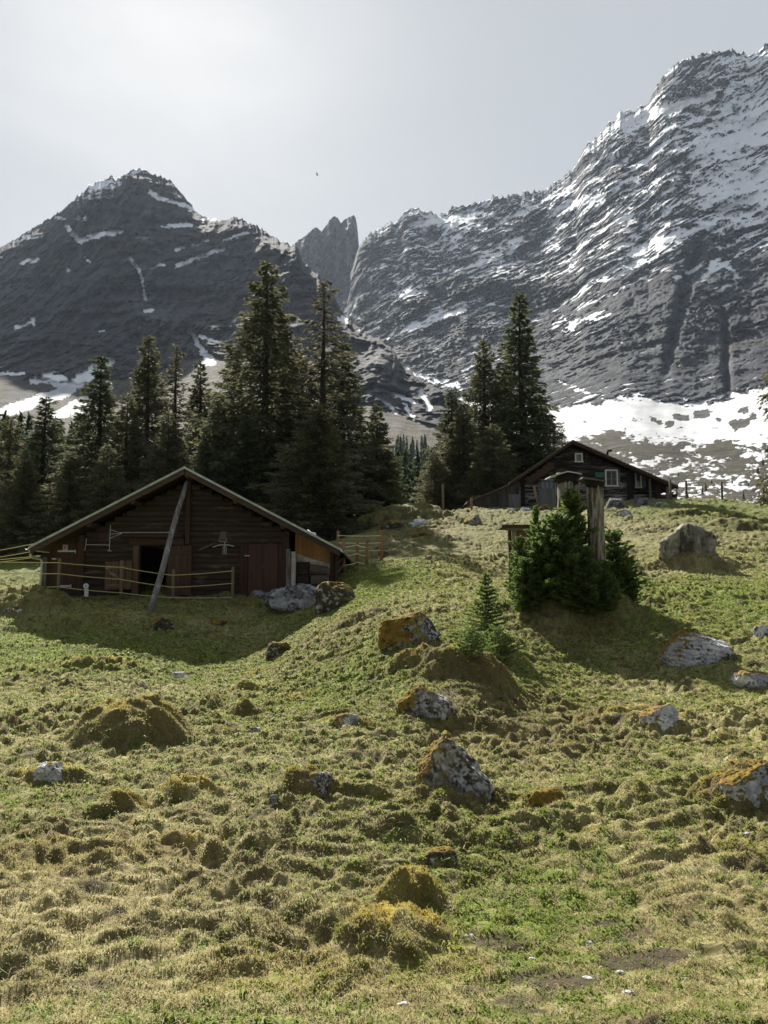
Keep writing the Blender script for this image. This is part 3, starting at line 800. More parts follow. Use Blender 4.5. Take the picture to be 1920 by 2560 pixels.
L_SNOW = [(10, 1030, 150, 985, 14, 1.0), (150, 985, 270, 905, 15, 1.0), (80, 950, 160, 948, 9, 1), (0, 935, 60, 932, 4, .9), (120, 940, 170, 965, 14, 1), (135, 1045, 270, 965, 13, .9), (40, 1020, 180, 975, 8, 1), (190, 1030, 260, 985, 14, .9),
          (168, 570, 200, 605, 6, .8), (195, 600, 215, 600, 6, .7), (225, 590, 300, 578, 8, .8), (60, 593, 90, 592, 5, .7), (50, 655, 95, 650, 6, .8), (165, 670, 168, 680, 5, .7), (38, 820, 85, 800, 5, .75), (80, 795, 85, 812, 5, .7), (320, 640, 350, 680, 4, .9), (350, 680, 364, 750, 3.5, .9), (365, 775, 378, 778, 5, .8),
          (375, 482, 410, 500, 6, .8), (420, 500, 485, 522, 4.5, .8), (412, 567, 475, 562, 5, .7), (330, 592, 370, 595, 3.5, .7), (440, 665, 560, 620, 5, .75), (440, 625, 480, 610, 4.5, .7), (490, 612, 520, 600, 4, .7), (560, 600, 620, 582, 6, .6), (510, 550, 545, 545, 5, .6), (585, 550, 590, 560, 5, .5), (375, 672, 410, 660, 4, .7),
          (473, 825, 512, 885, 6, .95), (512, 885, 530, 905, 9, 1), (500, 840, 590, 870, 4, .95), (505, 910, 525, 905, 9, .9), (200, 470, 290, 450, 16, .42), (170, 500, 260, 490, 14, .36), (300, 430, 360, 425, 10, .34), (140, 540, 160, 545, 8, .5), (190, 545, 215, 550, 8, .5), (850, 800, 865, 800, 9, .8), (895, 825, 925, 830, 3, .7),
          (1050, 975, 1075, 1020, 8, .95), (985, 985, 1040, 1005, 6, .8), (1010, 1010, 1035, 1045, 5, .8), (960, 1000, 990, 1030, 6, .8), (940, 990, 975, 1010, 4, .9), (545, 665, 550, 680, 0, 0), (210, 640, 225, 655, 3, .6), (340, 690, 342, 692, 3, .5), (288, 842, 298, 845, 3, .7), (250, 830, 260, 828, 3, .6), (205, 772, 215, 773, 3, .6)]
def l_snow(PX, py, up, nz_, X, Z, r, ap):
    st = streaks(PX, py, [(a, b, c, d, w_ * 1.35, k * 1.15) for (a, b, c, d, w_, k) in L_SNOW])
    top = .18 * sstep(600, 440, py) * sstep(420, 300, PX)
    n = fbm(PX / 16, py / 7, 4, 65, .6) * .42
    s = .0 + .45 * (nz_ - .5) * sstep(900, 600, py) + top + n * (.5 + st) + st * .85
    return s
def l_col(PX, py, up, nz_, X, Z, r, ap):
    k = 1 + .35 * fbm(X / 100, Z / 100, 4, 70) + .25 * fbm(X / 22, Z / 30, 3, 71)
    k = k * (1 - .55 * sstep(.6, .95, ridged(X / 50 + Z / 300, Z / 160, 3, 77))) * (1 + .3 * fbm(X / 7, Z / 12, 2, 78))
    c = C3(.068, .071, .083) * k[..., None]
    c = lerp3(c, C3(.080, .068, .058) * k[..., None], .45 * sstep(-.1, .4, fbm(X / 180, Z / 120, 3, 72) + .3 * (nz_ - .5)))
    dk = sstep(.1, .35, fbm(X / 13, Z / 16, 3, 73) + .3 * fbm(X / 120, Z / 120, 2, 74)) * sstep(600, 760, py)
    c = lerp3(c, C3(.035, .036, .03), dk * .75)
    pale = np.maximum(np.exp(-((PX - 390) / 70) ** 2 - ((py - 800) / 26) ** 2), np.exp(-((PX - 965) / 40) ** 2 - ((py - 930) / 70) ** 2))
    c = lerp3(c, C3(.13, .13, .135) * k[..., None], np.clip(pale, 0, 1))
    gr = lerp3(C3(.085, .072, .048), C3(.11, .09, .082), sstep(-.3, .3, fbm(PX / 40, py / 40, 3, 75)))
    gr = gr * ((1 + .45 * fbm(PX / 9, py / 9, 3, 76)) * (1 - .5 * sstep(.1, .5, fbm((PX + py * .8) / 14, (py - .5 * PX) / 60, 3, 79))))[..., None]
    return lerp3(gr, c, np.maximum(ap, np.exp(-((PX - 60) / 75) ** 2 - ((py - 975) / 30) ** 2)))
pxl = np.concatenate((np.arange(-1200, -40, 9.0), np.arange(-40, 1560, 2.4)))
mountain('mountain', 'dark brown grey pyramid mountain with thin snow patches at the left', pxl, 400, L_RIDGE, L_FOOT, L_BASE, l_relief, l_snow, l_col, rock_mat('slate and snow'), 500, 6.0, .25, .95)

# ------------------------------------------------------------------ the air
hz = MB().box((-6000, -300, -40), (6000, 7000, 1950))
hm, ht = new_mat('air')
pv = nd(ht, 'ShaderNodeVolumePrincipled', i_Density=0.000028, i_Anisotropy=0.1)
pv.inputs['Color'].default_value = (.70, .82, 1.0, 1)
ho = nd(ht, 'ShaderNodeOutputMaterial'); ht.links.new(pv.outputs[0], ho.inputs['Volume'])
tag(hz.build('haze', hm), 'pale daylight haze lying in the valley', 'haze', kind='stuff')
# ------------------------------------------------------------------ materials for the built things
M_LOG = wood('dark barn logs', (.036, .025, .019), (.068, .047, .035), 'X', 5, .9, .012, (.13, .10, .08), .62)
M_PLANKV = wood('dark brown planks', (.05, .029, .021), (.085, .05, .034), 'Z', 5, .85, .006, (.10, .07, .05), .68)
M_PLANKH = wood('dark brown boards', (.05, .031, .021), (.09, .055, .036), 'X', 5, .85, .006)
M_DOOR = wood('reddish door boards', (.066, .038, .029), (.115, .066, .046), 'Z', 6, .85, .006, (.20, .13, .09), .68)
M_ORANGE = wood('orange boards', (.42, .21, .085), (.62, .33, .15), 'Z', 5, .8, .005)
M_BARGE = wood('brown barge board', (.066, .042, .031), (.12, .078, .056), 'X', 4, .85, .005)
M_GREYWOOD = wood('silvery weathered wood', (.14, .13, .125), (.30, .28, .27), 'Z', 5, .9, .008, (.06, .05, .045), .58)
M_POLE = wood('violet grey bare pole', (.14, .125, .13), (.31, .28, .285), 'Z', 6, .85, .014, (.5, .47, .44), .60)
M_POST = wood('weathered fence post', (.16, .125, .075), (.27, .215, .13), 'Z', 8, .9, .006)
M_OPOST = wood('orange brown fence post', (.25, .13, .06), (.36, .20, .10), 'Z', 8, .9, .006)
M_HLOG = wood('house logs', (.022, .017, .014), (.042, .033, .027), 'X', 4, .9, .012, (.30, .28, .265), .535)
M_HLOGD = wood('house gable boards', (.019, .014, .012), (.036, .026, .021), 'X', 4, .9, .01, (.15, .13, .115), .575)
M_HPLANK = wood('grey lean to planks', (.075, .068, .062), (.17, .158, .148), 'Z', 4, .9, .01, (.035, .028, .022), .55)
M_HDOOR = wood('pale grey door planks', (.16, .155, .155), (.29, .28, .28), 'Z', 4, .9, .008, (.08, .07, .06), .62)
M_REDB = wood('red brown brace', (.06, .032, .022), (.10, .055, .036), 'X', 4, .9, .006)
M_CUT = wood('grey cut timber', (.10, .08, .062), (.20, .165, .13), 'X', 6, .9, .01)
M_DARK = plain('tar black', (.012, .010, .009), .9, .3)
M_ROOF = plain('grey green sheet roof', (.45, .475, .43), .55, .25, 5, bump=.004)
M_ROOFH = wood('grey shingles', (.15, .125, .105), (.28, .24, .20), 'Y', 4, .9, .03)
M_WHITE = plain('white paint', (.72, .72, .69), .5, .12, 10)
M_CREAM = plain('cream paint', (.66, .60, .42), .5, .12, 10)
M_GREENP = plain('green paint', (.045, .13, .10), .6, .25, 8)
M_ZINC = plain('zinc', (.42, .43, .42), .45, .2, 9)
M_STEEL = plain('pale steel', (.52, .53, .54), .45, .2, 9)
M_PLASTER = plain('stained plaster', (.50, .47, .42), .95, .45, 3, bump=.02)
M_STONE = plain('pale foundation stone', (.36, .35, .33), .95, .4, 4, bump=.03)
M_ROPE = plain('yellow rope', (.62, .55, .22), .7, .1, 20)
M_ROPE2 = plain('pale tape', (.74, .67, .44), .7, .1, 20)
M_CURT = plain('curtain', (.55, .56, .60), .9, .2, 14)
mg, tg_ = new_mat('window glass')
gp = nd(tg_, 'ShaderNodeBsdfPrincipled', i_Roughness=.05)
gp.inputs['Base Color'].default_value = (.05, .07, .10, 1)
gp.inputs['Specular IOR Level'].default_value = .9
tg_.links.new(gp.outputs[0], nd(tg_, 'ShaderNodeOutputMaterial').inputs[0])
M_GLASS = mg
rnd = random.Random(5)

def log_wall(mb, x0, x1, Y, z0, top, holes, h=.2, bulge=.03, depth=.16):
    """horizontal log courses under the line top(x); holes = (xa, xb, za, zb)"""
    z = z0
    while True:
        hh = h * rnd.uniform(.88, 1.12)
        xs = [x0 + (x1 - x0) * i / 160 for i in range(161)]
        ok = [x for x in xs if top(x) >= z + hh]
        if not ok: break
        xa, xb = min(ok), max(ok)
        segs = [(xa, xb)]
        for (ha, hb, za, zb) in holes:
            if z + hh > za + .03 and z < zb - .03:
                ns = []
                for a, b in segs:
                    if hb <= a or ha >= b: ns.append((a, b)); continue
                    if ha - a > .03: ns.append((a, ha))
                    if b - hb > .03: ns.append((hb, b))
                segs = ns
        jy = rnd.uniform(-.012, .012); g = .006
        for a, b in segs:
            pr = [(a, Y + depth, z + g), (a, Y + jy, z + g), (a, Y - bulge * .7 + jy, z + hh * .22), (a, Y - bulge + jy, z + hh * .5), (a, Y - bulge * .7 + jy, z + hh * .8), (a, Y + jy, z + hh - g), (a, Y + depth, z + hh - g)]
            mb.prism(pr, (b - a, 0, 0))
        z += hh

def plank_wall(mb, x0, x1, Y, z0, top, w_=.18, th=.03, holes=(), jit=.01):
    x = x0
    while x < x1 - .01:
        b = min(x1, x + w_ * rnd.uniform(.75, 1.25))
        zt = min(top(x), top(b)); jy = rnd.uniform(-jit, jit)
        spans = [(z0, zt)]
        for (ha, hb, za, zb) in holes:
            if hb > x + .02 and ha < b - .02:
                ns = []
                for a, c in spans:
                    if za > a: ns.append((a, min(za, c)))
                    if zb < c: ns.append((max(zb, a), c))
                spans = ns
        for a, c in spans:
            if c - a > .02: mb.cbox((x + .003, Y + jy, a), (b - .003, Y + th + jy, c), .005)
        x = b

def slab(mb, a, b, th, Y0, Y1, n=1):
    """sloping roof slab between points a (ridge) and b (eave) given as (x, z); th downwards"""
    (xa, za), (xb, zb) = a, b
    q = [(xa, Y0, za), (xb, Y0, zb), (xb, Y0, zb - th), (xa, Y0, za - th)]
    mb.prism(q, (0, Y1 - Y0, 0))

# ------------------------------------------------------------------ the barn at the left
BY = 32.0
RB = 31.1                      # front edge of the roof
def bx(px, Y=BY): return at(px, 1400, Y).x
def bz(py, Y=BY): return at(960, py, Y).z
ap = at(461, 1166, RB); el = at(73, 1365, RB); er = at(852, 1371, RB)
sll = (ap.z - el.z) / (ap.x - el.x); slr = (ap.z - er.z) / (er.x - ap.x)
def btop(x): return ap.z - .30 - (sll * (ap.x - x) if x < ap.x else slr * (x - ap.x))
zb0 = bz(1492)
bc = Vector((bx(460), 38.0, zb0 - .1))
barn = thing('barn', bc, 'low dark brown log barn with wide grey roof and a pole leaning at its gable', 'barn')
door_hole = (bx(350), bx(418), zb0 - .3, bz(1366))
lw = MB()
log_wall(lw, bx(203), bx(721), BY, zb0, btop, [door_hole])
plank_wall(lw, bx(203), bx(721), BY + .17, zb0, lambda x: btop(x) + .02, .3, .03, [door_hole], 0)
lw.build('wall', M_LOG, barn)
sw = MB()
for xx in (bx(203), bx(721) - .2): sw.box((xx, BY + .21, zb0 - .4), (xx + .2, 43.0, btop(xx + .1) - .05))
sw.box((bx(103), 43.0, zb0 - .4), (bx(835), 43.2, zb0 + 1.7))
x0_, x1_ = bx(110), bx(830)
sw.prism([(x0_, 43.21, zb0 + 1.7), (x1_, 43.21, zb0 + 1.7), (ap.x, 43.21, ap.z - .35)], (0, .15, 0))
sw.build('back_wall', M_PLANKH, barn)
fl = MB().box((bx(203), BY + .2, zb0 - .3), (bx(721), 42.9, zb0 - .12)); fl.build('barn_floor', M_DARK, barn)
fd = MB()
x = bx(222)
while x < bx(640):
    w__ = rnd.uniform(.35, .9); hh = rnd.uniform(.07, .13)
    fd.cbox((x, BY - .16 + rnd.uniform(-.05, .05), zb0 - .45), (min(x + w__, bx(645)) - .01, BY + .1, zb0 - .04 + hh * .4), .02)
    x += w__
fd.build('foundation', M_STONE, barn)
lv = MB()
plank_wall(lv, bx(106), bx(203), BY + .06, zb0 - .15, lambda x: btop(x) + .03, .19, .05)
lv.build('side_cladding', M_PLANKV, barn)
cb = MB().cbox((bx(106), BY - .02, zb0 - .2), (bx(117), BY + .055, bz(1393)), .008); cb.build('corner_board', M_GREYWOOD, barn)
rf = MB()
slab(rf, (ap.x, ap.z), (el.x, el.z), .085, RB - .03, 44.2); slab(rf, (ap.x + .001, ap.z), (er.x, er.z), .085, RB - .03, 44.2)
roof = rf.build('roof', M_ROOF, barn)
rd = MB()
slab(rd, (ap.x, ap.z - .09), (el.x + .04, el.z - .07), .05, RB + .05, 44.0); slab(rd, (ap.x, ap.z - .09), (er.x - .04, er.z - .07), .05, RB + .05, 44.0)
rd.build('roof_boarding', M_PLANKH, barn)
for (e, s) in ((el, -1), (er, 1)):
    k = MB(); slab(k, (ap.x + .02 * s, ap.z - .112), (e.x - .03 * s, e.z - .095), .19, RB + .02, RB + .07)
    k.build('barge_board', M_BARGE, barn)
# purlins with their ends showing under the roof
for px in (462, 324, 585, 215, 705):
    xx = bx(px, RB); zt = ap.z - .115 - (sll * (ap.x - xx) if xx < ap.x else slr * (xx - ap.x)) - (.0 if px == 462 else .03)
    MB().tube([(xx, RB + .09, zt - .13), (xx, 44.0, zt - .13)], .115, 10).build('purlin', M_BARGE, barn)
vb = MB().cbox((bx(463), BY - .17, bz(1362)), (bx(475), BY - .055, bz(1196)), .012); vb.build('gable_post', M_PLANKV, barn)
for px in (205, 716):
    MB().cbox((bx(px) - .11, BY - .13, zb0 - .15), (bx(px) + .11, BY - .056, btop(bx(px)) - .1), .012).build('corner_post', M_PLANKV, barn)
# middle door opening with frame and an open leaf
MB().cbox((bx(334), BY - .15, zb0 - .02), (bx(349), BY - .06, bz(1364)), .01).build('door_frame', wood('lighter brown door post', (.11, .065, .04), (.17, .105, .065), 'Z', 6), barn)  # left jamb in a lighter brown than the right one
MB().cbox((bx(418.5), BY - .14, zb0 - .02), (bx(421), BY - .06, bz(1364)), .005).build('door_frame', M_PLANKV, barn)
MB().cbox((bx(325), BY - .2, bz(1363)), (bx(462), BY - .06, bz(1347)), .015).build('lintel', M_PLANKH, barn)
pl = MB().tube([(bx(308), BY - .24, bz(1340)), (bx(459), BY - .24, bz(1341))], .09, 10)
pl.build('beam_rail', M_PLANKH, barn, True)
dl = MB(); plank_wall(dl, bx(421.5), bx(481), BY - .13, zb0 + .05, lambda x: bz(1364), .26, .05, jit=.004)
d1 = dl.build('door', M_DOOR, barn)
for py in (1383, 1457): MB().cbox((bx(423), BY - .165, bz(py + 4)), (bx(479), BY - .132, bz(py - 4)), .006).build('batten', M_DOOR, d1)
# door at the right
dr_ = MB(); plank_wall(dr_, bx(622), bx(696), BY - .12, zb0 + .08, lambda x: bz(1361), .27, .055, jit=.004)
d2 = dr_.build('door', M_DOOR, barn)
MB().box((bx(613), BY - .16, bz(1391)), (bx(625), BY - .125, bz(1388.5))).build('handle', M_STEEL, d2)
for a, b in ((601, 621.5), (696.5, 714)):
    db_ = MB(); plank_wall(db_, bx(a), bx(b), BY - .1, zb0 + .03, lambda x: bz(1362), .15, .04); db_.build('door_frame', M_PLANKV, barn)
# door of the left wing with long pale hinges
dw = MB(); plank_wall(dw, bx(134), bx(197), BY - .02, zb0 - .05, lambda x: bz(1358), .28, .05, jit=.003)
d3 = dw.build('door', M_PLANKV, barn)
for (a, b, py) in ((145, 190, 1378), (149, 182, 1465)):
    hg = MB(); hg.box((bx(a), BY - .06, bz(py + 2)), (bx(b), BY - .03, bz(py - 2))); hg.box((bx(b) - .03, BY - .065, bz(py + 6)), (bx(b), BY - .03, bz(py - 4)))
    hg.build('hinge', M_STEEL, d3)
lt = MB().box((bx(131), BY - .06, bz(1399)), (bx(142), BY - .03, bz(1395.5))); lt.build('latch', M_STEEL, d3)
pc = MB().box((bx(157), BY - .05, bz(1376)), (bx(169.5), BY - .021, bz(1362))); pic = pc.build('notice_plate', plain('pale notice', (.36, .42, .52), .5, .3, 30), d3)
pi = MB()
for (a, b, c, d) in ((160, 163, 1364, 1373), (163.6, 167, 1365, 1373)): pi.box((bx(a), BY - .055, bz(d)), (bx(b), BY - .0505, bz(c)))
pi.build('notice_print', plain('orange red print', (.55, .14, .06), .6, .5, 40), pic)
# gutters and downpipe
def gutter(xe, ze, s):
    g = MB(); n = 9; r = .075
    arc = [(xe + s * .07 + r * math.cos(math.pi + math.pi * i / n), ze - .055 + r * math.sin(math.pi + math.pi * i / n)) for i in range(n + 1)]
    inn = [(xe + s * .07 + (r - .012) * math.cos(math.pi + math.pi * i / n), ze - .055 + (r - .012) * math.sin(math.pi + math.pi * i / n)) for i in range(n, -1, -1)]
    for i in range(n):
        q = [arc[i], arc[i + 1], inn[n - i - 1], inn[n - i]]
        g.prism([(a, RB - .05, b) for a, b in q], (0, 13.2, 0))
    return g
gl = gutter(el.x, el.z - .02, -1).build('gutter', M_ZINC, barn)
gutter(er.x, er.z - .02, 1).build('gutter', M_ZINC, barn)
dp = MB().tube([at(70, 1372, RB + .15), at(78, 1377, RB + .15), at(77, 1388, RB + .25), at(84, 1394, RB + .5), at(103, 1398, BY - .1), at(105.5, 1406, BY - .1), at(103, 1440, BY - .08), at(99, 1480, BY - .08)], .05, 10)
dp.build('downpipe', M_ZINC, barn, True)
# metal brackets on the gable
bk = MB(); YB = BY - .12
bk.tube([(bx(276), YB, bz(1313)), (bx(275), YB, bz(1378))], .013, 6)
for py in (1325, 1335, 1346): bk.tube([(bx(276), YB, bz(py)), (bx(305), YB, bz(1334))], .011, 6)
bk.tube([(bx(305), YB - .2, bz(1333)), (bx(438), YB - .26, bz(1333))], .014, 6)
bk.tube([(bx(216), YB, bz(1362)), (bx(275), YB, bz(1363))], .012, 6); bk.tube([(bx(217), YB, bz(1346)), (bx(215), YB, bz(1374)), (bx(210), YB, bz(1376))], .012, 6)
bk.tube([(bx(270), YB, bz(1377)), (bx(281), YB, bz(1378))], .012, 6)
bk.build('metal_bracket', M_STEEL, barn)
MB().prism([(bx(243), BY - .09, bz(1354)), (bx(258), BY - .09, bz(1355)), (bx(266), BY - .09, bz(1335)), (bx(250), BY - .09, bz(1334))], (0, .03, 0)).build('nailed_board', M_PLANKH, barn)
# recessed wing under the right eave: plank wall, plaster, whitened pier
YW = 32.45
wp = MB(); plank_wall(wp, bx(737, YW), bx(828, YW), YW, bz(1420, YW), lambda x: btop(x) + .1, .11, .03, jit=.006)
wp.build('plank_wall', M_ORANGE, barn)
ws = MB().prism([(bx(724, YW), YW - .05, zb0 - .2), (bx(832, YW), YW - .05, zb0 - .2), (bx(832, YW), YW - .05, bz(1412, YW)), (bx(780, YW), YW - .05, bz(1398, YW)), (bx(735, YW), YW - .05, bz(1381, YW))], (0, .3, 0))
ws.build('plaster_wall', M_PLASTER, barn)
MB().cbox((bx(717), BY - .2, zb0 - .1), (bx(727), BY - .135, bz(1373)), .01).build('corner_board', M_GREYWOOD, barn)
MB().cbox((bx(727.5), BY - .15, zb0 - .1), (bx(740), BY + .38, bz(1379)), .04).build('pier', M_PLASTER, barn)
MB().cbox((bx(824), BY + .2, zb0 - .1), (bx(833), BY + .35, btop(bx(829)) + .1), .01).build('wing_post', M_PLANKV, barn)
MB().cbox((bx(835, YW), YW - .04, zb0 + .2), (bx(839, YW), 43, btop(bx(837)) + .1), .01).build('side_wall', M_PLANKV, barn)
pv_ = MB().tube([at(768, 1326, 31.6), at(778, 1333, 31.6), at(787, 1334, 31.6), at(789, 1342, 31.6)], .04, 8); pv_.build('pipe_elbow', M_WHITE, barn, True)

# leaning pole
pb = place(374, 1531); tp = at(467, 1205, 31.35)
axis = (tp - pb)
lp = MB().tube([pb - axis * .02 + Vector((0, 0, -.05))] + [pb + axis * t + Vector((.03 * math.sin(t * 7), 0, 0)) for t in (.12, .3, .5, .7, .86)] + [tp], [.115, .11, .105, .10, .095, .085, .075], 12)
tag(lp.build('wooden_pole', M_POLE, None, True), 'long bare grey pole leaning from the grass up to the barn gable', 'pole')
# hanging yoke
yk = thing('wooden_yoke', at(556, 1345, BY - .1), 'small dark board with pale metal arms hanging on the barn wall', 'yoke')
MB().prism([at(547, 1349, BY - .1), at(563, 1351, BY - .1), at(568, 1329, BY - .1), at(553, 1327, BY - .1)], (0, .035, 0)).build('board', M_CUT, yk)
k = MB(); YK = BY - .13
k.tube([at(532, 1368, YK), at(545, 1363, YK), at(556, 1362, YK), at(570, 1362, YK), at(585, 1366, YK)], .016, 6)
k.tube([at(548, 1350, YK), at(549, 1354, YK), at(565, 1355, YK), at(567, 1344, YK)], .01, 6); k.tube([at(562, 1354, YK), at(562, 1384, YK)], .014, 6); k.tube([at(558, 1366, YK), at(557, 1385, YK), at(566, 1385, YK), at(566, 1366, YK)], .010, 6)
k.build('arms', M_STEEL, yk)
hk = MB().beam(at(497, 1375, BY - .1), at(535, 1358, BY - .1), .05, .05)
tag(hk.build('wooden_hook', M_CUT), 'short slanting wooden handle hooked on the barn wall beside the yoke', 'tool')
# half door leaning by the opening
hd = thing('stable_half_door', Vector((bx(303), BY - .25, zb0)), 'worn brown half door of four boards standing left of the dark doorway', 'door')
k = MB()
for i in range(4):
    a, b = 269 + i * 17, 285 + i * 17
    k.cbox((bx(a), BY - .25, bz(1475 - i * .5)), (bx(b) - .01, BY - .21, bz(1405 - i * 1.0)), .006)
k.build('boards', wood('worn stable boards', (.11, .07, .042), (.19, .125, .075), 'Z', 5, .9, .008, (.36, .30, .24), .68), hd)
k = MB()
k.cbox((bx(270), BY - .275, bz(1424)), (bx(335), BY - .252, bz(1415)), .005); k.cbox((bx(272), BY - .275, bz(1470)), (bx(335), BY - .252, bz(1460)), .005)
k.beam((bx(274), BY - .262, bz(1426)), (bx(322), BY - .262, bz(1458)), .09, .022, (0, 1, 0))
k.build('battens', wood('worn stable battens', (.14, .09, .055), (.24, .16, .10), 'X', 5, .9, .008, (.42, .36, .30), .6), hd)
# white marker with a disc
wm = thing('white_marker', at(215, 1489, BY - .5), 'small white post with a round white disc standing at the barn wall', 'marker')
c0 = at(215, 1465, BY - .5)
MB().cbox(tuple(at(210, 1492, BY - .5)), (at(220, 1480, BY - .5).x, BY - .42, at(215, 1472, BY - .5).z), .01).build('post', M_WHITE, wm)
k = MB().disc(c0 + Vector((0, -.02, 0)), (0, 1, 0), .10, .03, 24); k.build('disc', M_WHITE, wm); MB().disc(c0 + Vector((0, -.025, 0)), (0, 1, 0), .025, .02, 12).build('hole', M_DARK, wm)
# timber lying under the wing
for (a, b, py0, py1, lab, round_) in ((741, 773, 1405, 1437, 'square dark hewn beam end under the barn wing', 0), (774, 819, 1411, 1437, 'pale round log lying under the barn wing', 1), (741, 773, 1439, 1464, 'grey squared timber block below the dark beam end', 0), (778, 823, 1438, 1461, 'grey squared timber block below the pale round log', 0)):
    if round_:
        r_ = (bz(py0) - bz(py1)) / 2
        k = MB().tube([(bx(a), BY + .08, bz(py0 + 12)), (bx(b), BY + .12, bz(py0 + 16))], [r_, r_ * .85], 14)
        tag(k.build('timber_log', M_CUT, None, False), lab, 'log', 'timber under the barn wing')
    else:
        k = MB().cbox((bx(a), BY + .0, bz(py1)), (bx(b), BY + .38, bz(py0)), .03)
        k.beam((bx(a) + .02, BY - .02, bz((py0 + py1) / 2)), (bx(b) - .02, BY - .02, bz((py0 + py1) / 2)), .05, .012)
        tag(k.build('timber_block', M_LOG if 'dark' in lab else M_CUT), lab, 'timber', 'timber under the barn wing')

# ------------------------------------------------------------------ fences
def sag(a, b, d=.03, n=7):
    return [a.lerp(b, i / n) + Vector((0, 0, -d * 4 * (i / n) * (1 - i / n))) for i in range(n + 1)]
def post(mb, p, h, r=.045, lean=(0, 0)):
    top = p + Vector((lean[0], lean[1], h))
    mb.tube([p + Vector((0, 0, -.25)), p + Vector((0, 0, h * .5)) + Vector((lean[0] * .5, lean[1] * .5, 0)), top, top + Vector((0, 0, .02))], [r * 1.05, r, r * .95, r * .6], 8)
    return top
f1 = thing('rope_fence', place(302, 1500), 'low fence of thin posts and three yellow ropes in front of the barn', 'fence')
FP = [(-75, 1478, 1398), (145, 1484, 1397), (302, 1500, 1402), (432, 1505, 1424), (581, 1503, 1418)]
pts = []
for (px, pb_, pt) in FP:
    p = place(px, pb_); h = at(px, pt, p.y).z - p.z
    k = MB(); post(k, p, h, .06, (.02 if px == 145 else 0, 0)); k.build('post', M_POST, f1, True)
    pts.append(p)
for row in ((1402, 1406.5, 1418, 1438, 1427), (1432, 1434, 1448, 1468, 1458), (1466, 1467, 1482, 1494, 1493)):
    k = MB()
    for i in range(4):
        a = at(FP[i][0], row[i], pts[i].y - .07); b = at(FP[i + 1][0], row[i + 1], pts[i + 1].y - .07)
        k.tube(sag(a, b, .02), .014, 5)
    k.build('rope', M_ROPE, f1)
f2 = thing('rope_fence', place(-75, 1470), 'yellow rope fence running up to the left end of the barn', 'fence')
p0 = place(-90, 1440); p1 = Vector((bx(108), 34.2, land_z(bx(108), 34.2)))
for p, h in ((p0, 1.5), (p1, 1.7)):
    k = MB(); post(k, p, h, .06); k.build('post', M_OPOST, f2, True)
for (ya, yb) in ((1374, 1358), (1391, 1377), (1404, 1393), (1398, 1391)):
    a = at(-90, ya + (ya - yb), p0.y); b = at(100, yb - 2, 34.0)
    MB().tube(sag(a, b, .03), .015, 5).build('rope', M_ROPE, f2)
f3 = thing('rope_fence', place(893, 1427), 'fence of orange brown posts with pale tapes right of the barn', 'fence')
FQ = [(845, 1412, 1328), (859, 1439, 1351), (893, 1426, 1348), (917, 1428, 1356), (953, 1413, 1327), (829, 1458, 1383)]
qp = []
for (px, pb_, pt) in FQ:
    p = place(px, pb_); h = at(px, pt, p.y).z - p.z
    k = MB(); post(k, p, h, .075, (.05 if px == 829 else 0, 0)); k.build('post', M_OPOST, f3, True); qp.append(p)
def pt_on(i, py, off=.08): return at(FQ[i][0], py, qp[i].y - off)
for (i, a, j, b) in ((0, 1339, 4, 1339), (0, 1357, 4, 1357), (0, 1376, 4, 1376), (1, 1367, 2, 1362), (1, 1391, 2, 1384), (1, 1414, 2, 1406), (2, 1363, 3, 1369), (2, 1384, 3, 1390), (2, 1405, 3, 1411)):
    MB().tube(sag(pt_on(i, a), pt_on(j, b), .02), .016, 5).build('tape', M_ROPE2, f3)
for (a, b) in ((1400, 1372), (1428, 1390), (1449, 1412)): MB().tube([pt_on(5, a), pt_on(1, b)], .028, 6).build('gate_bar', M_GREYWOOD, f3)

# ------------------------------------------------------------------ the house on the rise
HY = 67.0
HR = 66.25
YS = 67.75
def hx(px, Y=HY): return at(px, 1220, Y).x
def hz_(py, Y=HY): return at(960, py, Y).z
ha = at(1432, 1099, HR); hl = at(1273, 1206, HR); hl2 = at(1168, 1253, HR); hr = at(1696, 1214, HR)
def htop(x):
    if x < hl.x: return hl.z - .22 + (x - hl.x) * (hl.z - hl2.z) / (hl.x - hl2.x)
    return ha.z - .32 - ((ha.x - x) * (ha.z - hl.z) / (ha.x - hl.x) if x < ha.x else (x - ha.x) * (ha.z - hr.z) / (hr.x - ha.x))
z0h = hz_(1270)
house = thing('alpine_house', Vector((hx(1430), 72, z0h - .3)), 'dark weathered timber house with white windows on the grassy rise', 'house')
mw_hole = (hx(1514), hx(1544), hz_(1214), hz_(1175)); at_hole = (hx(1440), hx(1457), hz_(1153), hz_(1134))
k = MB(); log_wall(k, hx(1301), hx(1568), HY, hz_(1290), lambda x: min(htop(x), hz_(1196)), [mw_hole], .22, .05)
k.build('wall', M_HLOG, house)
k = MB(); log_wall(k, hx(1301), hx(1580), HY - .02, hz_(1196), htop, [mw_hole, at_hole], .22, .03); k.build('gable', M_HLOGD, house)
k = MB(); plank_wall(k, hx(1301), hx(1568), HY + .17, hz_(1290), lambda x: htop(x) + .05, .3, .03, [mw_hole, at_hole], 0); k.build('inner_lining', M_DARK, house)
k = MB(); plank_wall(k, hx(1186), hx(1301), HY + .02, hz_(1300), lambda x: htop(x) + .05, .2, .05, jit=.02); k.build('lean_to_wall', M_HPLANK, house)
k = MB(); plank_wall(k, hx(1163), hx(1186), HY + .1, hz_(1300), lambda x: htop(x) - .1, .2, .05); k.build('lean_to_end', M_ORANGE, house)
for a, b in ((1301, 1312), (1567, 1581)):
    MB().cbox((hx(a), HY - .12, hz_(1285)), (hx(b), HY - .055, htop(hx((a + b) / 2))), .015).build('corner_post', M_DARK, house)
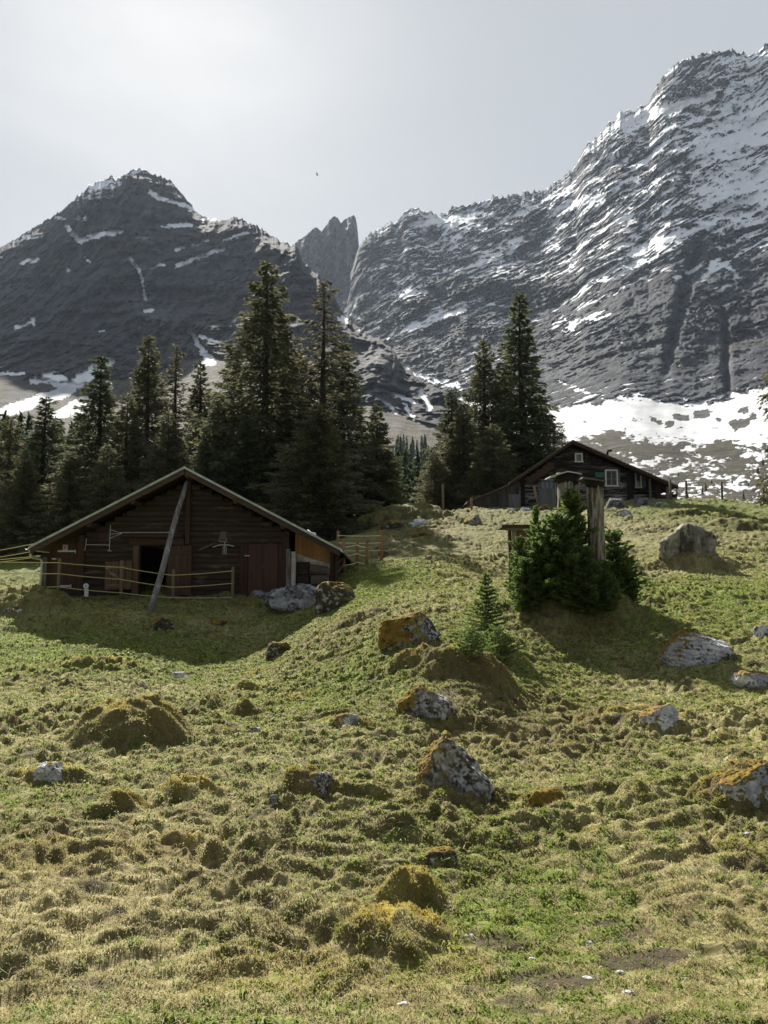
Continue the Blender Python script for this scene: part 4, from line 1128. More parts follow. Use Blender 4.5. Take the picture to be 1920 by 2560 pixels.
k = MB()
for xx in (hx(1186), hx(1690)): k.box((xx - .1, YS + .3, z0h - .6), (xx + .1, 78, htop(xx) + .05))
k.box((hx(1186), 78.0, z0h - .6), (hx(1690), 78.2, z0h + 1.9)); k.prism([(hx(1275), 78.21, z0h + 1.9), (hx(1690), 78.21, z0h + 1.6), (ha.x, 78.21, ha.z - .4)], (0, .15, 0))
k.build('back_wall', M_PLANKH, house)
# recessed right side under the long roof
yw_hole = (hx(1589, YS), hx(1603, YS), hz_(1217, YS), hz_(1180, YS))
k = MB(); log_wall(k, hx(1570, YS), hx(1692, YS), YS, hz_(1275, YS), lambda x: min(hz_(1232, YS), htop(x)), [], .22, .05); k.build('side_wall', M_HLOG, house)
k = MB(); plank_wall(k, hx(1570, YS), hx(1690, YS), YS - .02, hz_(1232, YS), lambda x: htop(x) + .1, .22, .05, [yw_hole]); k.build('side_boards', M_HLOGD, house)
k = MB().box((hx(1581), HY + .1, z0h - .3), (hx(1581) + .12, YS, htop(hx(1583)))); k.build('return_wall', M_HLOGD, house)
for px, m_ in ((1625, M_POST), (1668, M_HDOOR)):
    MB().cbox((hx(px), HY + .2, z0h - .4), (hx(px) + .18, HY + .38, htop(hx(px)) + .1), .01).build('porch_post', m_, house)
MB().cbox((hx(1637, YS), YS - .12, hz_(1255, YS)), (hx(1651, YS), YS - .06, hz_(1212, YS)), .01).build('side_door', M_REDB, house)
# roof
k = MB(); slab(k, (ha.x, ha.z), (hl.x, hl.z), .07, HR, 79); slab(k, (ha.x + .001, ha.z), (hr.x, hr.z), .07, HR, 79); slab(k, (hl.x + .25, hl.z - .04), (hl2.x, hl2.z), .06, HR + .1, 79)
k2 = MB()
for i in range(26):                                     # ragged shingle ends along the right verge
    t = .12 + i * .034; xx = ha.x + (hr.x - ha.x) * t; zz = ha.z - (ha.z - hr.z) * t
    k2.cbox((xx, HR - .05 - rnd.uniform(0, .08), zz - .15 - rnd.uniform(0, .05)), (xx + .2, HR + .4, zz - .075 - .05), .01)
hroof = k.build('roof', M_ROOFH, house); k2.build('shingle_edge', M_ROOFH, hroof)
for a, b, n_ in ((ha, hl, -1), (ha, hr, 1), (hl, hl2, -1)):
    k = MB(); slab(k, (a.x + .02 * n_, a.z - .09), (b.x, b.z - .075), .22, HR + .06 if b is not hl2 else HR + .16, HR + .12 if b is not hl2 else HR + .22); k.build('barge_board', M_REDB, house)
k = MB(); slab(k, (ha.x, ha.z - .073), (hl.x, hl.z - .073), .05, HR + .13, 78.5); slab(k, (ha.x, ha.z - .073), (hr.x, hr.z - .073), .05, HR + .13, 78.5); k.build('roof_boarding', M_PLANKH, house)
MB().beam((hx(1317), HY - .5, hz_(1208)), (hx(1381), HY - .5, hz_(1164)), .5, .07, (0, 1, 0)).build('brace', M_REDB, house)
k = MB(); cz_ = ha.z - (hx(1637) - ha.x) * (ha.z - hr.z) / (hr.x - ha.x)
k.cbox((hx(1629), 69.5, cz_ - .4), (hx(1645), 70.1, cz_ + .75), .02); k.cbox((hx(1627), 69.4, cz_ + .76), (hx(1647), 70.2, cz_ + .85), .02); k.build('chimney', M_STONE, house)
xs_ = hx(1533); zs_ = ha.z - (xs_ - ha.x) * (ha.z - hr.z) / (hr.x - ha.x)
k = MB().tube([(xs_, 68.5, zs_ - .2), (xs_, 68.5, zs_ + .75), (xs_ + .08, 68.5, zs_ + .95), (xs_ + .38, 68.5, zs_ + 1.0)], .09, 10); k.build('stovepipe', M_DARK, house, True)
def window(px0, px1, py0, py1, Y, mat_f, cross, par, name='window', curtain=True, bar=None):
    a, b, c, d = hx(px0, Y), hx(px1, Y), hz_(py1, Y), hz_(py0, Y); f = .10
    w_ = MB()
    w_.cbox((a, Y - .1, c), (a + f, Y + .04, d), .01); w_.cbox((b - f, Y - .1, c), (b, Y + .04, d), .01)
    w_.cbox((a + f, Y - .098, d - f), (b - f, Y + .04, d), .01); w_.cbox((a - .05, Y - .13, c - .06), (b + .05, Y + .04, c + .04), .01)
    wo_ = w_.build(name, mat_f, par)
    MB().box((a + f, Y + .02, c + .04), (b - f, Y + .035, d - f)).build('pane', M_GLASS, wo_)
    s = MB(); m = (a + b) / 2; t = .028
    s.box((a + f, Y - .03, c + .04), (a + f + .05, Y + .015, d - f)); s.box((b - f - .05, Y - .03, c + .04), (b - f, Y + .015, d - f))
    s.box((a + f + .05, Y - .028, d - f - .05), (b - f - .05, Y + .014, d - f)); s.box((a + f + .05, Y - .028, c + .04), (b - f - .05, Y + .014, c + .09))
    if cross:
        s.box((m - t * 1.6, Y - .035, c + .04), (m + t * 1.6, Y + .015, d - f)); s.box((a + f + .05, Y - .02, c + (d - c) * .42), (m - t * 1.6, Y + .012, c + (d - c) * .42 + t)); s.box((m + t * 1.6, Y - .02, c + (d - c) * .42), (b - f - .05, Y + .012, c + (d - c) * .42 + t))
    s.build('sash', bar or M_CUT, wo_)
    return wo_
window(1439, 1458, 1133, 1154, HY - .05, M_WHITE, False, house)
window(1513, 1545, 1174, 1215, HY - .05, M_WHITE, True, house, bar=wood('tan sash', (.30, .22, .13), (.42, .32, .2), 'Z'))
window(1588, 1604, 1179, 1218, YS - .05, M_CREAM, False, house)
k = MB().cbox((hx(1488), HY - .12, hz_(1194)), (hx(1512), HY - .06, hz_(1181)), .01); k.build('shutter', M_GREENP, house)
k = MB().cbox((hx(1546.5), HY - .13, hz_(1213)), (hx(1549.5), HY - .06, hz_(1178)), .01); k.build('shutter', M_HDOOR, house)
k = MB().cbox((hx(1606, YS), YS - .12, hz_(1218, YS)), (hx(1614, YS), YS - .07, hz_(1185, YS)), .01); k.build('shutter', M_GREENP, house)
k = MB(); k.cbox((hx(1467.4), HY - .08, hz_(1151)), (hx(1468.6), HY - .055, hz_(1133)), .004); k.cbox((hx(1464.5), HY - .085, hz_(1142)), (hx(1471.5), HY - .055, hz_(1140.5)), .004); k.build('wall_cross', M_CUT, house)
# doors
k = MB(); plank_wall(k, hx(1350), hx(1385), HY - .1, hz_(1266), lambda x: hz_(1226), .25, .05, jit=.01); hd_ = k.build('door', M_HDOOR, house)
k = MB(); k.cbox((hx(1345.5), HY - .13, hz_(1266)), (hx(1349.5), HY - .06, hz_(1206)), .01); k.cbox((hx(1350), HY - .13, hz_(1226)), (hx(1385), HY - .06, hz_(1221.5)), .01); k.cbox((hx(1385.5), HY - .13, hz_(1266)), (hx(1389), HY - .06, hz_(1206)), .01); k.build('door_frame', M_HDOOR, house)
wdw = MB().box((hx(1352), HY - .075, hz_(1221)), (hx(1383), HY - .06, hz_(1205))); fw = wdw.build('stable_window', M_GLASS, house)
k = MB()
for px in (1351, 1361.5, 1372, 1382.5): k.box((hx(px), HY - .11, hz_(1221)), (hx(px) + .06, HY - .078, hz_(1205)))
k.box((hx(1351), HY - .115, hz_(1205.5)), (hx(1384), HY - .111, hz_(1203.5))); k.build('window_bars', M_CUT, fw)
k = MB(); plank_wall(k, hx(1272), hx(1297), HY - .05, hz_(1275), lambda x: hz_(1240), .22, .05, jit=.01); k.cbox((hx(1270), HY - .08, hz_(1240)), (hx(1299), HY - .03, hz_(1236)), .01); k.cbox((hx(1297.5), HY - .08, hz_(1275)), (hx(1300.5), HY - .01, hz_(1227)), .01); k.build('shed_door', M_HDOOR, house)

# fence posts without rails round the house
for (px, pb_, pt, lean, lab) in ((1107.5, 1292, 1211, 0, 'tall thin grey post standing alone on the ridge left of the house'), (1179, 1285, 1245, 0, 'short grey post in front of the orange end of the lean-to'), (1336, 1262, 1217, -.35, 'leaning brown post before the house wall left of its grey door'),
                                 (1675, 1256, 1199, 0, 'brown post in front of the right eave of the house'), (1715, 1258, 1202, 0, 'first thin dark post right of the house against the snow'), (1804, 1258, 1205, 0, 'second thin dark post right of the house against the snow'), (1908, 1268, 1219, 0, 'left one of two close posts at the right edge of the rise'), (1916, 1268, 1222, 0, 'right one of two close posts at the right edge of the rise')):
    Yp = 63.5; zt = at(px, pt, Yp); zl = float(land_z(zt.x, Yp))
    k = MB(); post(k, Vector((zt.x - lean, Yp, zl)), zt.z - zl, .085, (lean, 0))
    tag(k.build('fence_post', M_POST if px not in (1715, 1804) else M_CUT, None, True), lab, 'post', 'fence posts around the house')
# ------------------------------------------------------------------ rocks
import bmesh
def ico(sub):
    bm = bmesh.new(); bmesh.ops.create_icosphere(bm, subdivisions=sub, radius=1.0)
    v = np.array([p.co[:] for p in bm.verts]); f = np.array([[q.index for q in p.verts] for p in bm.faces]); bm.free()
    return v, f
ICO = {s: ico(s) for s in (3, 4, 5, 6)}
def noise3(p, s, octv, seed):
    r = 0; a = 1.0; t = 0
    for o in range(octv):
        r = r + a * gnoise3(np.asarray(p) * (s * 2.03 ** o) + 11.3 * o + 40, seed + o * 5); t += a; a *= .55
    return r / t
M_ROCK = attr_mat('lichen rock', .28, 14, .95, .02, 22)
M_STONES = attr_mat('pale stone', .2, 40, .95, .005, 60)

def rock(px, py, wpx, hpx, label, moss=.4, style='lichen', seed=0, sub=5, deep=.8, cuts=9, mdir=(-.3, .25), name='boulder', lean=0, group=None, Y=None, sharp=.92, mat=None, sink=.68, box=3.2, planes=()):
    p = place(px, py) if Y is None else Vector((at(px, py, Y).x, Y, at(px, py, Y).z))
    w = wpx / F * p.y; h = hpx / F * p.y; d = w * deep
    r_ = np.random.default_rng(seed)
    v, f = ICO[sub]; v = v / (np.abs(v) ** box).sum(1, keepdims=True) ** (1 / box) * (.93, .93, 1)
    for i in range(cuts):
        n = r_.normal(size=3); n[2] = n[2] * .6 + .12; n /= np.linalg.norm(n); c = r_.uniform(.62, .95)
        dd = v @ n - c
        v = v - np.where(dd > 0, dd * sharp, 0)[:, None] * n
    for (nx_, ny_, nz_, c) in planes:
        n = np.array((nx_, ny_, nz_), float); n /= np.linalg.norm(n)
        dd = v @ n - c
        v = v - np.where(dd > 0, dd * .97, 0)[:, None] * n
    q = v * (w / 2, d / 2, h / (1 + (1 - sink))) 
    sc = 1.0 / w
    nrm = v / np.linalg.norm(v, axis=1, keepdims=True)
    q = q + nrm * (w * .08 * noise3(q, 2.6 * sc, 3, seed) + w * .045 * (noise3(q, 8 * sc, 4, seed + 9) - .5 * np.abs(noise3(q, 5 * sc, 3, seed + 12))))[:, None]
    if style == 'layer':
        t = q[:, 2] / (h * .12) + q[:, 0] / w * 1.2 + .8 * noise3(q, 3 * sc, 2, seed + 4)
        q = q + nrm * (w * .022 * np.abs((t % 1) - .5))[:, None] * (1, 1, .2)
    if style == 'groove':
        ang = q[:, 0] / w * 9 + .6 * noise3(q * (1, 1, .25), 3 * sc, 3, seed + 4)
        q = q - nrm * (w * .045 * np.clip(1 - np.abs(((ang % 2) - 1)) * 3.2, 0, 1))[:, None] * (1, 1, 0)
    q[:, 0] += lean * q[:, 2]
    lift = h * .93 - q[:, 2].max()
    q[:, 2] += lift
    # normals for moss
    N = np.zeros_like(q); fn = np.cross(q[f[:, 1]] - q[f[:, 0]], q[f[:, 2]] - q[f[:, 0]])
    for k in range(3): np.add.at(N, f[:, k], fn)
    N /= np.linalg.norm(N, axis=1, keepdims=True) + 1e-12
    n1 = noise3(q, 3.2 * sc, 4, seed + 20); n2 = noise3(q, 11 * sc, 4, seed + 21); n3 = noise3(q, 30 * sc, 3, seed + 22)
    if style == 'lichen':
        c = lerp3(C3(.055, .05, .045), C3(.40, .40, .39), sstep(-.12, .14, n1 * .35 + n2 * .75 + n3 * .5)); c = lerp3(c, C3(.17, .165, .155), .8 * sstep(.0, .3, n1 - n3 * .4))
    elif style == 'grey':
        c = lerp3(C3(.12, .12, .128), C3(.25, .25, .265), sstep(-.3, .35, n1 + n2 * .6)); c = lerp3(c, C3(.42, .42, .42), .6 * sstep(.14, .24, n2 + n3 * .5)); c = lerp3(c, C3(.05, .05, .05), sstep(.86, .97, 1 - np.abs(n1 * 1.3)))
    elif style in ('white', 'layer'):
        c = lerp3(C3(.34, .34, .36), C3(.66, .66, .67), sstep(-.3, .3, n1 + n2 * .6)); c = lerp3(c, C3(.06, .055, .05), sstep(.12, .26, n2 * .8 + n3 * .5))
        if style == 'layer':
            c = lerp3(c, C3(.10, .10, .10), .8 * sstep(.8, .95, 1 - np.abs(((q[:, 2] / (h * .12) + q[:, 0] / w * 1.2 + .8 * noise3(q, 3 * sc, 2, seed + 4)) % 1) - .5) * 2.2))
    elif style == 'groove':
        c = lerp3(C3(.19, .175, .145), C3(.36, .33, .27), sstep(-.3, .3, n1 * .6 + n2))
        g_ = noise3(q * (1, 1, .16), 5 * sc, 4, seed + 7)
        c = lerp3(c, C3(.075, .068, .058), sstep(.06, .22, g_ + .3 * n2))
    else:
        c = lerp3(C3(.05, .042, .03), C3(.10, .085, .055), sstep(-.3, .3, n1 + n2))
        c = lerp3(c, C3(.4, .4, .38), sstep(.17, .27, n1 * .5 + n2 * .8))
    c = c * (1 + .25 * n3)[:, None]
    up = N[:, 2] * .8 + q[:, 0] / (w / 2) * mdir[0] + N[:, 1] * mdir[1] + n1 * .55 + n2 * .35
    m = sstep(.02, .16, up - (1.08 - 1.45 * moss))
    mc = lerp3(C3(.15, .085, .02), lerp3(C3(.245, .165, .034), C3(.19, .175, .04), sstep(-.1, .3, n1)), sstep(-.25, .3, n2 + n3 * .6))
    c = lerp3(c, mc, m)
    q = q + N * (m * w * .018 * (1 + n3 * 1.5))[:, None]
    loc = (p.x * (1 + .42 * d / p.y), p.y + .42 * d, 0)
    gz = float(land_z(loc[0], loc[1])) if Y is None else p.z
    base = min(gz, p.z + .1 * d)
    o = np_mesh(name, q, f, mat or M_ROCK, cols=np.clip(c, .01, .8))
    o.location = (loc[0], loc[1], base)
    return tag(o, label, 'rock' if name != 'stone' else 'stone', group)

rock(732, 1536, 150, 72, 'large bare blue grey boulder at the right front corner of the barn', -.3, 'grey', 3, 6, .8, 7, planes=((-.4, -.1, .9, .62), (.5, -.3, .8, .68), (0, -1, .4, .65)))
rock(838, 1526, 108, 70, 'dark boulder with a mossy back pressed against the big blue grey one', .52, 'dark', 14, 5, .8, 5, (-.1, .5))
rock(652, 1500, 60, 26, 'low pale rock between the dark barn door and the blue grey boulder', .1, 'grey', 33, 4, .8, 5)
rock(1030, 1624, 168, 86, 'orange mossed boulder with black and white right end, left of the small sapling', .60, 'lichen', 25, 6, .7, 5, (-.75, .0), planes=((.75, -.2, .5, .62), (-.3, 0, 1, .72), (0, -1, .5, .7)))
rock(1066, 1808, 140, 82, 'dark wedge boulder with white lichen below the sapling mound', .38, 'lichen', 11, 6, .7, 5, (-.7, .1), lean=-.12, planes=((.5, -.1, .85, .6), (-.62, -.1, .77, .7), (0, -1, .35, .7)))
rock(1132, 2004, 208, 172, 'big steep pale grey boulder with black lichen and moss on its left shoulder', .40, 'lichen', 8, 6, .7, 8, (-.75, .0), planes=((.6, -.1, .75, .66), (-.8, 0, .6, .72), (.1, -1, .3, .7)))
rock(800, 1996, 74, 56, 'small grooved dark and white rock left of the big steep boulder', .28, 'lichen', 41, 5, .8, 6, (-.5, 0))
rock(128, 1960, 84, 44, 'flat white slab rock at the left edge framed by orange moss', .22, 'white', 17, 5, .8, 7, (.5, .2))
rock(1742, 1672, 178, 86, 'wide layered white rock with brown moss on its left back', .36, 'layer', 19, 6, .6, 6, (-.65, .15), lean=.15, planes=((.32, -.25, .9, .48), (-.1, -.85, .6, .55), (-.8, 0, .5, .8)))
rock(1890, 1730, 120, 44, 'low white and orange mossed rock at the right edge below the layered rock', .50, 'white', 23, 5, .7, 6, (.2, .2))
rock(1640, 1838, 120, 62, 'low brown mossed rock with two pale bare patches under the layered rock', .50, 'white', 29, 5, .8, 5, (-.3, .3), planes=((-.35, 0, .9, .5), (.2, -.8, .6, .55)))
rock(1892, 2040, 190, 110, 'domed yellow mossed rock with a pinkish bare face at the right edge', .62, 'white', 31, 6, .8, 4, (-.3, .3), planes=((-.45, -.1, .9, .62), (.2, -1, .45, .6)))
rock(1800, 2134, 150, 36, 'long flat rock covered in orange moss, low at the right', .75, 'white', 37, 5, .6, 4, (-.4, .2))
rock(1872, 2128, 66, 44, 'bare blue grey slab beside the flat orange mossed rock', -.3, 'layer', 38, 5, .8, 7, (0, 0))
rock(1102, 2192, 92, 64, 'dark round mossy rock speckled white, below the big steep boulder', .50, 'dark', 43, 5, .8, 3, (-.1, .4))
rock(870, 1832, 74, 40, 'small orange capped rock with a white right side, left of the wedge boulder', .45, 'white', 47, 5, .8, 5, (-.8, 0))
rock(1368, 2052, 104, 74, 'rounded hump shaped rock wholly covered in olive moss', .9, 'dark', 53, 5, .8, 2, (0, .2))
rock(636, 1858, 44, 40, 'small pointed grey rock in the middle of the left pasture', -.1, 'lichen', 59, 4, .8, 8)
rock(686, 2028, 34, 40, 'narrow upright pale stone left of the grooved rock', -.2, 'lichen', 61, 4, .7, 7)
rock(448, 1704, 46, 24, 'white topped dark rock in the grass below the barn shadow', .3, 'white', 67, 4, .8, 5)
rock(400, 1582, 74, 34, 'dark mossy rock in the barn shadow right of the leaning pole', .5, 'dark', 71, 5, .8, 4)
rock(545, 1572, 60, 20, 'dark turf capped rock in the barn shadow below the rope fence', .75, 'dark', 73, 4, .8, 3)
rock(697, 1646, 70, 40, 'dark brown hump rock at the edge of the barn shadow', .6, 'dark', 79, 5, .8, 4, (.3, .3))
rock(1908, 1606, 56, 40, 'dark rock with a white face at the right edge above the layered rock', .35, 'white', 83, 4, .8, 6)
rock(1182, 1316, 48, 32, 'round turf topped rock below the lean-to of the house', .5, 'lichen', 89, 4, .8, 4)
rock(1561, 1300, 46, 26, 'dark mossy rock with a white corner right of the capped trunks', .5, 'white', 97, 4, .8, 5, (-.5, .2))
rock(1710, 1400, 158, 96, 'tall pale weathered boulder with dark vertical grooves on a brown mound', -.45, 'groove', 101, 6, .5, 10, (0, 0), lean=.05, sharp=.9, planes=((-.62, 0, .8, .62), (.35, 0, .95, .80), (0, -1, .12, .62)))
rock(1775, 1372, 36, 40, 'dark small rock leaning on the right side of the grooved boulder', .2, 'dark', 103, 4, .8, 5)
rock(1044, 1318, 50, 22, 'pale rock showing in the slope of the grassy knoll', .3, 'white', 107, 4, .8, 5)
rock(985, 1324, 70, 24, 'dark earth covered rock in the side of the grassy knoll', .6, 'dark', 108, 4, .8, 4)
rock(1058, 1350, 60, 18, 'low turf rock below the grassy knoll', .8, 'dark', 109, 4, .8, 3)
rock(958, 1402, 34, 26, 'dark round rock beside the right end of the orange post fence', .5, 'dark', 110, 4, .8, 3)
for i, (px, py, w_, h_, st, lab) in enumerate(((1237, 1288, 36, 11, 'white', 'flat pale stone at the left end of the row below the house'), (1276, 1286, 40, 16, 'grey', 'dark grey stone second from the left below the house'), (1312, 1284, 34, 15, 'white', 'bluish white stone third from the left below the house'), (1362, 1278, 44, 16, 'dark', 'dark turf topped stone below the grey house door'),
                         (1536, 1278, 56, 34, 'grey', 'big pale brown boulder in front of the house right of the trunks'), (1604, 1270, 60, 24, 'grey', 'wide grey boulder below the yellow framed house window'), (1658, 1271, 48, 15, 'white', 'low whitish stone below the right eave of the house'), (1700, 1272, 30, 10, 'white', 'small flat pale stone at the right end of the row below the house'))):
    rock(px, py, w_, h_, lab, .22 if st != 'dark' else .6, st, 120 + i, 4, .8, 6, group='stones along the foot of the house')
rock(48, 1534, 40, 10, 'flat whitish stone at the left edge before the barn', -.4, 'white', 140, 4, .7, 5); rock(22, 1532, 36, 10, 'flat grey stone at the far left before the barn', -.4, 'grey', 141, 4, .7, 5)
sm = [(1245, 1745), (1612, 1652), (1785, 1790), (1665, 1762), (1307, 1745), (1290, 1770), (1460, 1858), (1750, 1905), (1770, 1832), (1300, 2028), (870, 2230), (290, 2190), (460, 2098), (790, 2280), (830, 2335), (1500, 2082), (1420, 2062), (890, 1852), (800, 1880), (500, 1908), (90, 1870), (510, 1660), (300, 1706), (10, 1715), (1260, 2402), (1330, 2404), (1085, 2432), (1550, 2434), (1825, 2370), (1630, 2265), (1240, 2290), (1570, 2490), (1440, 2560), (530, 2480), (700, 2455), (620, 2078), (930, 2150), (1205, 1780), (1480, 2330), (1700, 1950), (225, 1800), (1400, 2540)] + [(random.Random(i * 37 + 5).uniform(900, 1910), random.Random(i * 53 + 2).uniform(2230, 2550)) for i in range(34)] + [(random.Random(i * 31 + 9).uniform(20, 900), random.Random(i * 59 + 4).uniform(1700, 2500)) for i in range(18)]
for i, (px, py) in enumerate(sm):
    big = (i * 7919 % 10) / 10
    p_ = place(px, py); k_ = (.022 + .03 * big) / p_.y * F * (1 + .07 * p_.y)
    rock(px, py + 4, k_, k_ * (.28 + .25 * ((i * 31) % 7) / 7), 'small pale stone lying loose in the short grass', -.6, 'white', 200 + i, 3, .8, 8, name='stone', group='small pale stones in the grass', mat=M_STONES, sink=.6)

# ------------------------------------------------------------------ capped dead trunks, shelter
M_BARK = attr_mat('stripped trunk', .3, 20, .95, .015, 30)
def dead_trunk(name, label, pts, rads, seed, capfn):
    base = pts[0]
    t = thing(name, base, label, 'dead tree')
    nr, nc = 90, 44
    ts = np.linspace(0, 1, nr); ks = np.linspace(0, 1, len(pts))
    c = np.stack([np.interp(ts, ks, [p[i] - base[i] for p in pts]) for i in range(3)], 1)
    r = np.interp(ts, ks, rads)
    a = np.linspace(0, 2 * math.pi, nc, endpoint=False)
    A, T = np.meshgrid(a, ts)
    ph = np.cos(A) * 1.1; qh = np.sin(A) * 1.1
    g = fbm(ph * 2.2 + qh * 1.7, T * 2.5 + qh * .9, 4, seed); g2 = fbm(ph * 7 + qh * 5, T * 6 + ph * 2, 3, seed + 3)
    rr = r[:, None] * (1 + .16 * g + .07 * g2 + .35 * np.clip(.09 - T, 0, 1) / .09 * np.maximum(0, np.sin(A * 4 + seed)))
    V = np.stack((c[:, 0:1] + rr * np.cos(A), c[:, 1:2] + rr * np.sin(A), c[:, 2:3] + 0 * A), -1)
    i = np.arange(nr - 1)[:, None] * nc + np.arange(nc)[None]; j = np.arange(nr - 1)[:, None] * nc + (np.arange(nc) + 1)[None] % nc
    fc = np.stack((i, j, j + nc, i + nc), -1).reshape(-1, 4)
    k = sstep(-.25, .25, g2 + g * .6)
    col = lerp3(C3(.10, .08, .06), C3(.36, .325, .27), k); col = lerp3(col, C3(.36, .34, .30), .5 * sstep(.2, .4, g2)); col = lerp3(col, C3(.09, .085, .03), .5 * sstep(.0, .3, fbm(ph * 3, T * 4, 2, seed + 8)) * sstep(.5, .1, T))
    np_mesh('trunk', V.reshape(-1, 3), fc, M_BARK, t, col.reshape(-1, 3))
    capfn(t)
    return t
TY = 21.3
def ty(px, py, dy=0): return at(px, py, TY + dy)
b1 = ty(1494, 1512); b1.z = min(b1.z, float(land_z(b1.x, TY))) - .1
def cap1(t):
    k = MB(); k.tube([ty(1487, 1226), ty(1487, 1212), ty(1486, 1199)], [.19, .235, .262], 16); k.build('tar_wrap', M_DARK, t, True)
    k = MB(); q = [ty(1457, 1192, -.3), ty(1515, 1201, -.3), ty(1515, 1204.5, -.3), ty(1457, 1195.5, -.3)]; k.prism(q, (0, .62, .02)); k.build('cap', M_CUT, t)
dead_trunk('capped_trunk', 'thick pale dead trunk with a dark flat cap, standing in the young spruces', [b1, ty(1493, 1440), ty(1491, 1350), ty(1489, 1270), ty(1487, 1205)], [.31, .215, .205, .20, .21], 5, cap1)
b2 = ty(1416, 1500, .7); b2.z = min(b2.z, float(land_z(b2.x, TY + .7))) - .1
def cap2(t):
    k = MB(); k.tube([ty(1421, 1222, .7), ty(1421, 1205, .7), ty(1422, 1185, .7)], [.25, .30, .33], 18); k.build('tar_wrap', M_DARK, t, True)
    k = MB(); q = [ty(1376, 1190, .35), ty(1392, 1185, .35), ty(1420, 1177, .35), ty(1455, 1183, .35), ty(1455, 1185.5, .35), ty(1420, 1180, .35), ty(1392, 1188, .35), ty(1376, 1192.5, .35)]; k.prism(q, (0, .75, .03)); k.build('cap', M_STEEL, t)
dead_trunk('capped_trunk', 'broad dark dead trunk with a bent pale metal cap above the young spruces', [b2, ty(1418, 1400, .7), ty(1420, 1300, .7), ty(1421, 1195, .7)], [.36, .29, .275, .28], 9, cap2)

WYY = 29.0
def wy_(px, py, dy=0): return at(px, py, WYY + dy)
sb = wy_(1290, 1455); gz = float(land_z(sb.x, WYY))
sh = thing('plank_shelter', Vector((sb.x, WYY, gz)), 'narrow open plank shelter with a dark flat roof left of the young spruces', 'shelter')
zb_ = min(gz, sb.z) - .1
k = MB().cbox((wy_(1251, 1300).x, WYY - .35, wy_(1290, 1320).z), (wy_(1332, 1300).x, WYY + .9, wy_(1290, 1313.5).z), .01); k.build('roof', M_PLANKH, sh)
k = MB().cbox((wy_(1262, 1300).x, WYY - .25, wy_(1290, 1327).z), (wy_(1330, 1300).x, WYY - .1, wy_(1290, 1320.3).z), .01); k.build('beam', M_CUT, sh)
for (a, b, m_, dy) in ((1272, 1280, M_PLANKV, 0), (1281, 1290, M_GREYWOOD, -.08)):
    k = MB().cbox((wy_(a, 1400).x, WYY + dy, zb_), (wy_(b, 1400).x, WYY + dy + .12, wy_(1290, 1320.5).z), .012); k.build('post', m_, sh)
k = MB(); plank_wall(k, wy_(1293, 1400).x, wy_(1330, 1400).x, WYY + .1, zb_, lambda x: wy_(1290, 1321).z, .16, .03); k.build('plank_wall', wood('shelter planks', (.10, .06, .042), (.19, .12, .085), 'Z', 6), sh)
k = MB().cbox((wy_(1271, 1400).x, WYY - .1, zb_), (wy_(1330, 1400).x, WYY + .9, zb_ + .22), .02); k.build('sill', M_STONE, sh)

# ------------------------------------------------------------------ bird
bp = at(793, 437, 160)
k = MB(); k.tube([bp + Vector(q) for q in ((-.26, 0, .05), (-.12, 0, .04), (.02, 0, 0), (.16, 0, -.03), (.24, 0, -.03))], [.015, .06, .075, .06, .012], 8)
for s in (1, -1):
    k.add([bp + Vector(q) for q in ((-.08, s * .05, .03), (.1, s * .05, .0), (.03, s * .5, .16), (-.12, s * .9, .10), (-.14, s * .5, .14), (-.08, s * .05, .05), (.1, s * .05, .02), (.03, s * .5, .175))], [(0, 1, 2, 4), (4, 2, 3), (5, 7, 6), (5, 4, 3, 7), (0, 4, 5), (1, 6, 7, 2), (2, 7, 3)])
tag(k.build('bird', M_DARK, None, True), 'small dark bird gliding in the pale sky between the mountains', 'bird')

# ------------------------------------------------------------------ spruces
M_TRUNK = plain('spruce bark', (.055, .045, .038), .95, .4, 12)
M_NEED = attr_mat('spruce needles', .25, 6, .75, 0, transl=.42, spec=.2)
M_NEEDY = attr_mat('young spruce needles', .2, 12, .65, 0, transl=.5, spec=.3)

